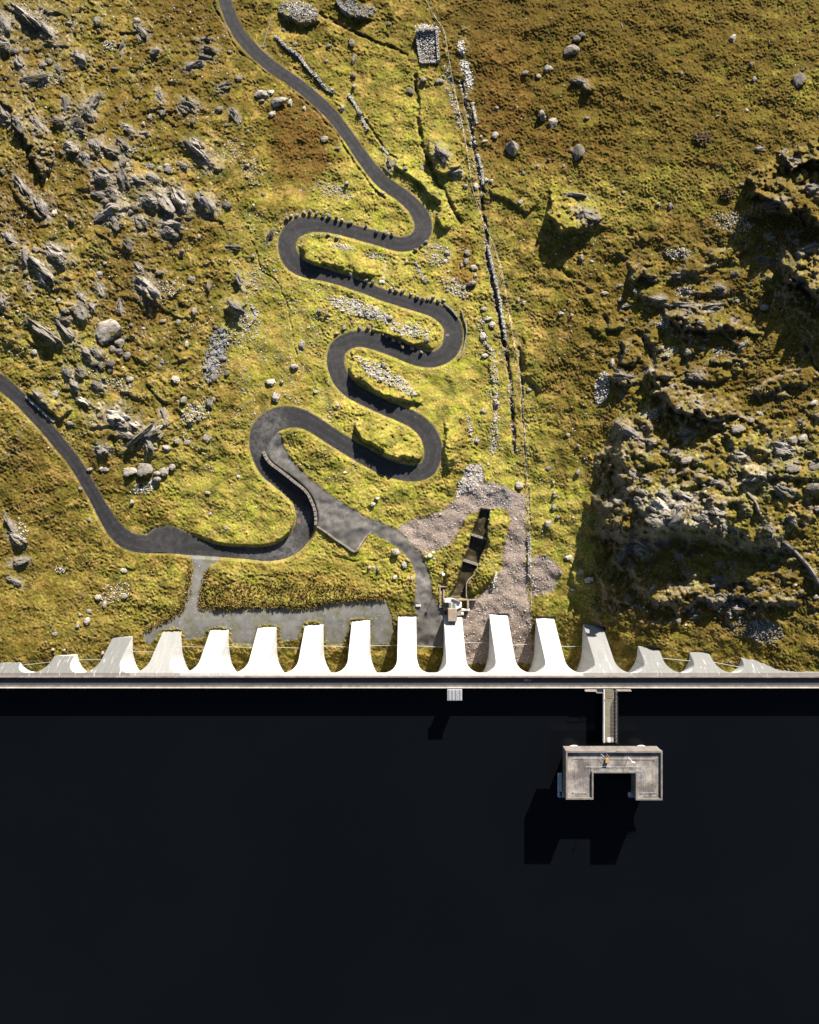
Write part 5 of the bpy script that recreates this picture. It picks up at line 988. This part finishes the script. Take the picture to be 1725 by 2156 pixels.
# names that say which rock is which
ANCH = [(70, 50, 'in the top left corner'), (260, 90, 'on the upper left moor'), (430, 110, 'left of the topmost road'), (60, 250, 'above the shaded crag at the left edge'), (190, 230, 'on the craggy upper left slope'), (330, 230, 'on the tawny slope left of the upper road'), (480, 210, 'beside the brown bog left of the road'), (60, 400, 'in the dark heather at the left edge'),
        (220, 370, 'among the tumbled crags on the left slope'), (360, 420, 'around the pale domed slab on the left'), (480, 420, 'on the grass left of the first hairpin'), (110, 530, 'on the slope below the dark left bog'), (300, 600, 'near the mossy dome rock on the left slope'), (420, 580, 'on the left slope facing the first hairpin'), (510, 600, 'by the dark ridge left of the hairpins'), (80, 680, 'on the slope above the left road'), (230, 720, 'around the giant boulder on the left slope'),
        (370, 700, 'on the tawny slope right of the giant boulder'), (160, 790, 'in the broken crag below the giant boulder'), (450, 760, 'beside the long rubble pile on the left'), (100, 840, 'above the left road bend'), (260, 890, 'by the white rock slabs above the road'), (410, 850, 'on the grass below the rubble pile'), (330, 980, 'in the rock scatter above the lay-by'), (450, 1080, 'on the grass inside the lowest bend'), (60, 1150, 'in the crags at the lower left edge'), (220, 1260, 'in the grass above the left buttresses'), (210, 1330, 'on the grass near the leftmost buttresses'),
        (560, 800, 'left of the lower hairpins'), (620, 700, 'on the grass left of the middle hairpins'), (600, 250, 'beside the bog below the upper road'), (700, 120, 'by the old wall right of the upper road'), (720, 230, 'on the verge right of the upper road'), (850, 170, 'on the pasture near the ruin'), (860, 330, 'on the bank above the first bend'), (700, 400, 'on the grass above the first hairpin'), (760, 540, 'inside the first hairpin'), (880, 540, 'below the first right hand bend'), (960, 340, 'on the mound beside the incline'), (990, 570, 'in the rusty bracken beside the incline'),
        (1050, 290, 'beside the upper incline'), (1080, 310, 'at the foot of the brown moor'), (1120, 420, 'on the green slope right of the incline'), (830, 670, 'in the middle rubble mound'), (820, 800, 'on the rubble mound between the lower legs'), (1020, 720, 'in the stone line along the incline'), (1040, 900, 'on the green strip beside the incline'), (720, 900, 'between the two lowest legs'), (850, 1180, 'on the grass beside the track'), (780, 1050, 'on the grass above the track'), (905, 1170, 'beside the spoil by the track'), (640, 1050, 'near the curved wall'),
        (1090, 1030, 'at the top of the stony spoil'), (1160, 1080, 'on the grass right of the fence'), (1200, 1200, 'on the grass above the right buttresses'), (1190, 100, 'on the brown upper right moor'), (1200, 260, 'on the moor beside the incline'), (1240, 460, 'on the shaded knoll right of the incline'), (1420, 160, 'on the open upper right moor'), (1600, 160, 'near the upper right edge'), (1420, 420, 'on the green hollow of the right moor'), (1620, 400, 'on the dark crag at the right edge'),
        (1300, 620, 'on the heathery right slope'), (1450, 640, 'along the shaded right hand scarp'), (1600, 620, 'on the heath near the right edge'), (1270, 830, 'in the scree beside the fence'), (1480, 790, 'on the dark broken crag at the right'), (1400, 920, 'on the ledges of the right hand crag'), (1650, 880, 'on the slope near the right edge'), (1400, 1070, 'on the pale brow of the right hand crag'), (1520, 1040, 'on the grassy crag top at the right'), (1680, 1000, 'on the crag near the right edge'), (1370, 1160, 'on the lower right hand crag'), (1560, 1170, 'in the grass below the right hand crag'), (1500, 1290, 'on the dark slope above the end buttresses'), (1680, 1250, 'on the slope at the lower right edge')]
ORD = ['', 'second', 'third', 'fourth', 'fifth', 'sixth', 'seventh', 'eighth', 'ninth', 'tenth', 'eleventh', 'twelfth', 'thirteenth', 'fourteenth', 'fifteenth', 'sixteenth', 'seventeenth', 'eighteenth', 'nineteenth', 'twentieth']
for o, i, n, nm in guards:
    tag(o, ('leftmost guard stone ' if i == 0 else 'rightmost guard stone ' if i == n - 1 else ORD[i] + ' guard stone from the left ') + GSL[nm], 'guard stone', 'guard stones along the hairpin road')
cl = {}
for it in placed:
    o, u, v, L_, lx, ly, tone, kind = it
    a = min(ANCH, key=lambda q: (q[0] - u) ** 2 + (q[1] - v) ** 2)[2]
    size = 'large' if L_ > 30 else ('medium' if L_ > 14 else 'small')
    col_ = 'pale' if tone >= .22 else ('dark' if tone < .115 else 'grey')
    cl.setdefault((a, size, col_, kind), []).append(it)
for (a, size, col_, kind), its in cl.items():
    its.sort(key=lambda q: q[1]); noun = 'boulder' if kind == 'boulder' else 'outcrop'
    for i, it in enumerate(its):
        if len(its) == 1: lab = f'{size} {col_} {noun} {a}'
        elif i == len(its) - 1: lab = f'rightmost {size} {col_} {noun} {a}'
        elif i == 0: lab = f'leftmost {size} {col_} {noun} {a}'
        else: lab = f'{ORD[i]} {size} {col_} {noun} from the left {a}'
        tag(it[0], lab, noun, 'boulders lying on the moor' if kind == 'boulder' else 'bedrock outcrops on the hillsides')
for it in placed:
    if it[3] == 'boulder' and it[3] and abs(it[1] - 231.8) < 1 and abs(it[2] - 694.7) < 1: it[0]['label'] = 'giant angular grey boulder, the largest one, on the left slope'

# loose stones too many to count: one object for each patch
S1 = [rock_shape(np.random.default_rng(100 + i), 1, 9, .05, .5) for i in range(10)]
def stones(name, mat, spots, kind='stuff'):
    """spots: (u, v, size px)"""
    Vs, Fs, b = [], [], 0
    for (u, v, s_) in spots:
        vv, ff = S1[random.randrange(10)]; k = pxm(u, v) * s_ / 2; a = random.uniform(0, 6.28); C_, S_ = math.cos(a), math.sin(a)
        q = vv * np.array([k * random.uniform(.8, 1.5), k * random.uniform(.6, 1.0), k * random.uniform(.5, .9)])
        q = np.stack([q[:, 0] * C_ - q[:, 1] * S_, q[:, 0] * S_ + q[:, 1] * C_, q[:, 2]], 1) + P(u, v, gz(u, v) + k * .25)
        Vs.append(q); Fs.append(ff + b); b += len(q)
    o = link(name, mesh_np(name, np.concatenate(Vs), np.concatenate(Fs), [mat])); return tag(o, kind=kind)
def inpoly(poly, n, lo, hi, power=2.0):
    p = np.array(poly); out = []; a0, b0 = p.min(0); a1, b1 = p.max(0); tries = 0
    while len(out) < n and tries < n * 30:
        tries += 1; u, v = random.uniform(a0, a1), random.uniform(b0, b1); ins = False
        for (x0, y0), (x1, y1) in zip(p, np.roll(p, -1, 0)):
            if (y0 > v) != (y1 > v) and u < (x1 - x0) * (v - y0) / (y1 - y0) + x0: ins = not ins
        if ins: out.append((u, v, lo + (hi - lo) * random.random() ** power))
    return out
def inell(u, v, a, b, ang, n, lo, hi):
    out = []; c, s = math.cos(D2(ang)), math.sin(D2(ang))
    for _ in range(n):
        t = random.uniform(0, 6.283); r = random.random() ** .6; x, y = a * r * math.cos(t), b * r * math.sin(t)
        out.append((u + x * c - y * s, v + x * s + y * c, lo + (hi - lo) * random.random() ** 2))
    return out
def along(pts, n, w, lo, hi):
    c = spline(pts, 2.0); out = []
    for _ in range(n):
        q = c[random.randrange(len(c))]; out.append((q[0] + random.gauss(0, w), q[1] + random.gauss(0, w), lo + (hi - lo) * random.random() ** 2))
    return out
E = inell
stones('rubble_heap', M['stone'], E(752, 648, 66, 17, 16, 420, 2.5, 7.5) + E(800, 668, 40, 10, 20, 120, 2.5, 6) + E(862, 694, 42, 15, 8, 190, 2.5, 7))
stones('rubble_heap', M['stone'], inpoly(Z5([(520, 790), (640, 830), (800, 920), (900, 1000), (920, 1030), (860, 1040), (720, 970), (600, 910)]), 430, 2.5, 7.5))
stones('talus', M['stone'], inpoly(ZB([(1230, 40), (1310, 40), (1320, 140), (1270, 200), (1200, 210), (1150, 260), (1170, 160)]), 330, 3, 6.5))
stones('rubble_heap', M['slate'], E(452, 745, 18, 62, 14, 420, 3, 9.5) + E(468, 745, 18, 50, 14, 120, 3, 7))
stones('loose_stones', M['stone'], E(512, 690, 34, 50, 30, 260, 2, 5) + E(535, 590, 20, 40, 10, 120, 2, 5))
stones('spoil_stones', M['spoilst'], inpoly(SPOIL, 2600, 1.4, 4.6, 3) + inpoly(SPOIL2, 160, 1.5, 4.5))
stones('gravel_stones', M['stone'], inpoly(YARD, 260, 1.0, 2.6, 3))
stones('slate_tip', M['slate'], E(1058, 1050, 20, 22, 0, 320, 1.5, 4))
stones('slate_tip', M['quartz'], E(1022, 1040, 18, 20, 0, 180, 1.2, 2.6))
ch_hw = [(1013, 400), (1022, 480), (1030, 560), (1045, 640), (1058, 700), (1072, 780), (1078, 860), (1084, 950)]
stones('ditch_stones', M['stone'], along(ch_hw, 330, 3.0, 2, 5.5) + along(Z2([(1190, 520), (1220, 650), (1250, 830), (1270, 950), (1300, 1120)]), 260, 3, 2, 6))
stones('incline_stones', M['stone'], along(Z5([(1310, 560), (1330, 680), (1380, 780), (1400, 900), (1400, 1100), (1390, 1400)]), 380, 5, 2, 6) + along(Z2([(1095, 430), (1120, 600), (1160, 690), (1180, 800)]), 200, 3.5, 2, 5))
stones('white_rubble_strip', M['quartz'], along(Z2([(1180, 270), (1195, 330)]), 120, 3, 2, 5) + along(Z2([(1205, 395), (1225, 450), (1240, 530)]), 280, 4.5, 2, 5))
stones('slate_heap', M['slate'], E(628, 24, 44, 20, 12, 600, 2, 6)); stones('slate_heap', M['quartz'], E(636, 18, 36, 14, 12, 160, 2, 5))
stones('slate_heap', M['slate'], E(760, 22, 32, 14, 5, 360, 2, 6) + E(738, 5, 16, 14, 60, 120, 2, 6))
stones('scree', M['stone'], E(*Z6([(840, 150)])[0], 28, 13, 0, 170, 1.6, 4.5) + E(*Z6([(885, 392)])[0], 22, 11, 0, 120, 1.6, 4.5) + E(*Z6([(790, 765)])[0], 20, 14, 0, 140, 1.6, 4) + E(*Z6([(1095, 765)])[0], 14, 10, 0, 80, 1.6, 4))
stones('scree', M['stone'], E(*Z6([(365, 1000)])[0], 16, 38, 10, 260, 2, 6.5) + E(*Z6([(660, 1160)])[0], 22, 12, 0, 120, 1.6, 4) + E(*Z3([(1180, 1390)])[0], 48, 20, 10, 260, 1.6, 4.5) + E(*Z6([(740, 590)])[0], 16, 10, 0, 90, 2, 5))
stones('scree', M['slate'], E(1610, 1330, 40, 26, 10, 420, 2, 5.5) + E(1570, 1320, 50, 30, 10, 220, 1.6, 5) + E(1530, 1270, 50, 22, 10, 260, 2, 6) + E(1410, 1030, 26, 18, 30, 120, 1.6, 4) + E(1640, 1150, 30, 24, 30, 120, 1.6, 4.5))
stones('scree', M['stone'], E(705, 402, 42, 14, 20, 210, 1.6, 4.5) + E(*Z5([(440, 110)])[0], 26, 8, 10, 110, 2, 5) + E(*Z5([(660, 170)])[0], 24, 7, 10, 70, 2, 4.5) + E(*Z5([(1040, 160)])[0], 28, 24, 0, 130, 2, 6) + E(*Z5([(1150, 360)])[0], 36, 18, 35, 160, 2, 6) + along(Z5([(905, 200), (930, 270), (970, 330)]), 130, 2, 2, 4.5) + along(Z5([(1235, 1180), (1245, 1270), (1260, 1330)]), 90, 2, 2, 5))
stones('loose_stones', M['stone'], E(*Z1([(300, 500)])[0], 24, 16, -20, 130, 1.8, 4.5) + E(*Z1([(220, 90)])[0], 40, 22, 20, 130, 1.8, 4.5) + E(*Z1([(690, 280)])[0], 14, 14, 0, 60, 1.8, 4.5) + E(*Z1([(1470, 950)])[0], 24, 34, 0, 110, 1.6, 4.5) + E(*Z1([(1580, 1080)])[0], 26, 34, 0, 130, 1.6, 4.5) + E(*Z1([(820, 940)])[0], 20, 10, 0, 60, 1.8, 4))
stones('loose_stones', M['stone'], E(*Z4([(740, 980)])[0], 40, 16, 10, 110, 1.8, 5) + E(*Z4([(1220, 1150)])[0], 34, 22, -30, 150, 2, 6) + E(*Z4([(620, 850)])[0], 34, 26, 20, 90, 2, 6) + E(*Z4([(1080, 360)])[0], 26, 16, 0, 70, 2, 5) + E(*ZA([(900, 180)])[0], 34, 14, -20, 120, 2, 6) + E(*ZA([(720, 840)])[0], 34, 22, -20, 110, 2, 5.5) + E(*ZA([(380, 690)])[0], 14, 8, 0, 40, 2, 5) + E(*ZA([(120, 470)])[0], 20, 34, 0, 90, 2, 6) + E(880, 900 - 20, 6, 6, 0, 6, 2, 4))
dens = []
for (a0, b0, a1, b1, n, hi) in [(480, 440, 700, 900, 1900, 5), (380, 700, 560, 1080, 420, 4.5), (0, 0, 480, 480, 1900, 5), (0, 480, 480, 960, 1500, 5), (600, 380, 1060, 1060, 1500, 4.6), (1020, 480, 1260, 1200, 900, 4.6), (900, 1030, 1130, 1260, 200, 4), (1260, 640, 1725, 1300, 900, 4.5), (1000, 0, 1725, 640, 420, 4), (500, 150, 1000, 420, 420, 4), (40, 1050, 520, 1380, 300, 4), (560, 1000, 860, 1180, 140, 4)]:
    for _ in range(n):
        u, v = random.uniform(a0, a1), random.uniform(b0, b1)
        i, j = np.searchsorted(ug, u), np.searchsorted(vg, v)
        if RD[j, i] > 3 and S_spur[j, i] < -3 and S_yard[j, i] < -3 and fbm(np.array([u / 45]), np.array([v / 45]), 88, 2)[0] > -.12:
            dens.append((u, v, 1.5 + (hi - 1.5) * random.random() ** 3))
stones('scattered_stones', M['stone'], dens)

# dry stone walls as low banks of piled stone
def drystone(pts, w, h, label, mat=M['stone'], n_per=1.5):
    o, _, c = wall_line('dry_stone_wall', pts, w, lambda u, v, t: gz(u, v) + h * .8, M['slate'], '', '', step=5)
    tag(o, label, 'wall')
    sp = []; L_ = len(spline(pts, 1.0)); cc_ = spline(pts, 1.0); Vs, Fs, b = [], [], 0
    for k in range(int(L_ * n_per)):
        q = cc_[random.randrange(len(cc_))]; vv, ff = S1[random.randrange(10)]; u, v = q[0] + random.gauss(0, w / .16 * .3), q[1] + random.gauss(0, w / .16 * .3)
        s_ = random.uniform(.18, .42); qq = vv * np.array([s_, s_ * .8, s_ * .6]) + P(u, v, gz(q[0], q[1]) + h * random.uniform(.55, .95)); Vs.append(qq); Fs.append(ff + b); b += len(qq)
    s2 = link('wall_stones', mesh_np('wall_stones', np.concatenate(Vs), np.concatenate(Fs), [mat])); s2['kind'] = 'stuff'; s2.parent = o
drystone(Z2([(22, 222), (90, 290), (170, 350), (230, 430), (290, 490), (330, 545), (390, 575)]), 1.0, 1.5, 'tumbled dry stone wall running beside the upper road')
drystone(Z2([(480, 590), (520, 650), (560, 730), (600, 810)]), .9, .9, 'broken line of wall stones above the upper road')
drystone(Z2([(690, 920), (730, 965)]), .9, .7, 'short stub of fallen wall above the first bend')
drystone(ZB([(1610, 480), (1615, 560), (1612, 650), (1615, 740)]), .8, .8, 'low stone wall beside the fence right of the spoil')
drystone(ZB([(1410, 715), (1395, 770), (1375, 820)]), .9, .7, 'short pale stone kerb between the grass island and spoil', M['quartz'])
drystone(Z2([(405, -10), (440, 40), (470, 60)]), 1.2, 1.6, 'ruined slate wall at the top edge by the slate heaps', M['slate'])
drystone(Z4([(1580, 480), (1600, 540), (1560, 600)]), .7, .6, 'short scattered stone line left of the hairpins')

drystone(Z5([(1350, 80), (1385, 240), (1420, 400), (1445, 540), (1468, 690)]), .8, .9, 'long stone wall along the right side of the deep incline ditch')
drystone(Z2([(1255, 640), (1285, 770)]), .8, .8, 'short length of wall beside the upper incline ditch')
drystone(Z2([(1290, 965), (1315, 1060), (1325, 1150)]), .8, .8, 'stone wall stub where the incline meets the green slope')
# ruined building
rb = tag(empty('ruined_building', G(900, 95)), 'roofless ruined stone building filled with rubble beside the incline', 'ruin')
zb = min(gz(u, v) for u, v in ((878, 70), (922, 70), (922, 130), (890, 135)))
def rpx(x, y): return (797.4 + 1240 * 0 + 58.2 + x * .0640, 27.6 + y * .0640)          # enlarged view of the ruin
CR = [rpx(340, 640), rpx(1000, 560), rpx(1060, 1600), rpx(480, 1640)]
stone_meshes = [mesh_np('stone', *rock_shape(np.random.default_rng(300 + i), 1, 8, .05, .6), [M['stone']]) for i in range(6)]
hts = [3.6, 3.0, 2.6, 2.2]; nst = 0
for w_ in range(4):
    a, b2 = CR[w_], CR[(w_ + 1) % 4]; pa, pb = P(*a, zb + 2), P(*b2, zb + 2); d = (pb - pa)[:2]; L_ = np.linalg.norm(d); d /= L_; n_ = np.array([-d[1], d[0]]); th = .9
    mb = MB(); segs = 7
    for s_ in range(segs):
        t0, t1 = s_ / segs, (s_ + 1) / segs; h = hts[w_] * random.uniform(.75, 1.05)
        q = [pa[:2] + d * L_ * t0 + n_ * th * .5, pa[:2] + d * L_ * t0 - n_ * th * .5, pa[:2] + d * L_ * t1 - n_ * th * .5, pa[:2] + d * L_ * t1 + n_ * th * .5]
        mb.prism(q, zb - 1.5, zb + h)
    o = sub(rb, mb, 'wall', M['oldwall']); bmesh_fix(o)
    for s_ in range(int(L_ / .42)):
        for r_ in (-.25, .25):
            if nst >= 230: break
            nst += 1; so = link('stone', random.choice(stone_meshes), rb); t = (s_ + random.random()) * .42; pz = zb + hts[w_] * random.uniform(.88, 1.04)
            so.matrix_parent_inverse = Matrix.Translation(-rb.location); xy = pa[:2] + d * t + n_ * r_
            so.location = (xy[0], xy[1], pz); k = random.uniform(.25, .42); so.scale = (k, k * .8, k * .55); so.rotation_euler = (0, 0, random.uniform(0, 6))
    cx = (pa + pb) / 2
def rub(name, mat, pts, z):
    Vs, Fs, b = [], [], 0
    for (u, v, s_, dz) in pts:
        vv, ff = S1[random.randrange(10)]; k = .16 * s_ / 2; q = vv * np.array([k * 1.2, k * .9, k * .7]) + P(u, v, z + dz); Vs.append(q); Fs.append(ff + b); b += len(q)
    o = link(name, mesh_np(name, np.concatenate(Vs), np.concatenate(Fs), [mat]), rb); o.matrix_parent_inverse = Matrix.Translation(-rb.location); o['kind'] = 'stuff'
rub('rubble_fill', M['stone'], [(*rpx(random.uniform(450, 1000), random.uniform(650, 1600)), random.uniform(2.2, 4.5), random.uniform(.8, 2.2)) for _ in range(620)], zb + .2)
rub('pale_rubble', M['quartz'], [(*rpx(random.gauss(620, 150), random.gauss(520, 75)), random.uniform(2.2, 4.5), random.uniform(.4, 2.0)) for _ in range(240)] + [(*rpx(random.gauss(930, 60), random.gauss(700, 120)), random.uniform(2.2, 4.2), random.uniform(.6, 2.2)) for _ in range(120)], zb)

# rushes and bracken tufts: tall grass that fringes the gravel yard and the dam foot
def tufts(name, mat, spots, h=.7):
    Vs, Fs, b = [], [], 0
    for (u, v, s_) in spots:
        g = P(u, v, gz(u, v) - .05); k = .16 * s_ / 2
        for _ in range(9):
            a = random.uniform(0, 6.28); r = random.uniform(.2, 1) * k; hh = h * random.uniform(.6, 1.2); w = .09
            bx_, by_ = g[0] + .25 * r * math.cos(a), g[1] + .25 * r * math.sin(a); tx, ty = g[0] + r * math.cos(a) * 1.4, g[1] + r * math.sin(a) * 1.4
            px_, py_ = -math.sin(a) * w, math.cos(a) * w
            Vs += [(bx_ - px_, by_ - py_, g[2]), (bx_ + px_, by_ + py_, g[2]), (tx + px_ * .8, ty + py_ * .8, g[2] + hh), (tx - px_ * .8, ty - py_ * .8, g[2] + hh)]; Fs.append((b, b + 1, b + 2, b + 3)); b += 4
    o = link(name, mesh_np(name, np.array(Vs), np.array(Fs), [mat])); return tag(o, kind='stuff')
ed = []
ed += along([(440, 1200), (430, 1230), (424, 1272), (450, 1280), (573, 1277), (633, 1279), (707, 1266), (786, 1259), (808, 1262)], 420, 3.0, 3, 6.5)
ed += along([(400, 1190), (398, 1230), (384, 1276), (376, 1290), (352, 1302), (305, 1328)], 170, 4, 3, 6)
ed += inpoly([(440, 1230), (620, 1225), (730, 1230), (805, 1262), (700, 1266), (580, 1278), (450, 1278)], 620, 3, 6)
for n, fv in FOOTV.items():
    if False:
        uc = {4: 362, 5: 462, 6: 562, 7: 662, 8: 761, 9: 857}[n]; ed += along([(uc - 24, fv + 25), (uc - 20, fv - 6), (uc, fv - 10), (uc + 22, fv - 6), (uc + 25, fv + 25)], 90, 3, 3, 6)
tufts('rush_tufts', M['rush'], ed)
hb = []
for (u, v, a, b2) in ((1478, 293, 17, 16), (1532, 412, 14, 13)):
    g = G(u, v); k = pxm(u, v); vv, ff = ICO[4]; nn = 1 + .22 * fbm(vv[:, 0] * 3 + u, vv[:, 1] * 3 + vv[:, 2] * 2, 7, 3) + .12 * RNG.normal(size=len(vv))
    q = vv * nn[:, None] * np.array([a * k, b2 * k, 1.4]) + g; o = link('heather_bush', mesh_np('heather_bush', q, ff, [M['heather']]))
    tag(o, 'dark round heather clump on the upper part of the right moor' if v < 350 else 'small dark heather clump below the round one on the right moor', 'bush')
print('objects', len(bpy.data.objects), 'tris', sum(len(m.polygons) for m in bpy.data.meshes))
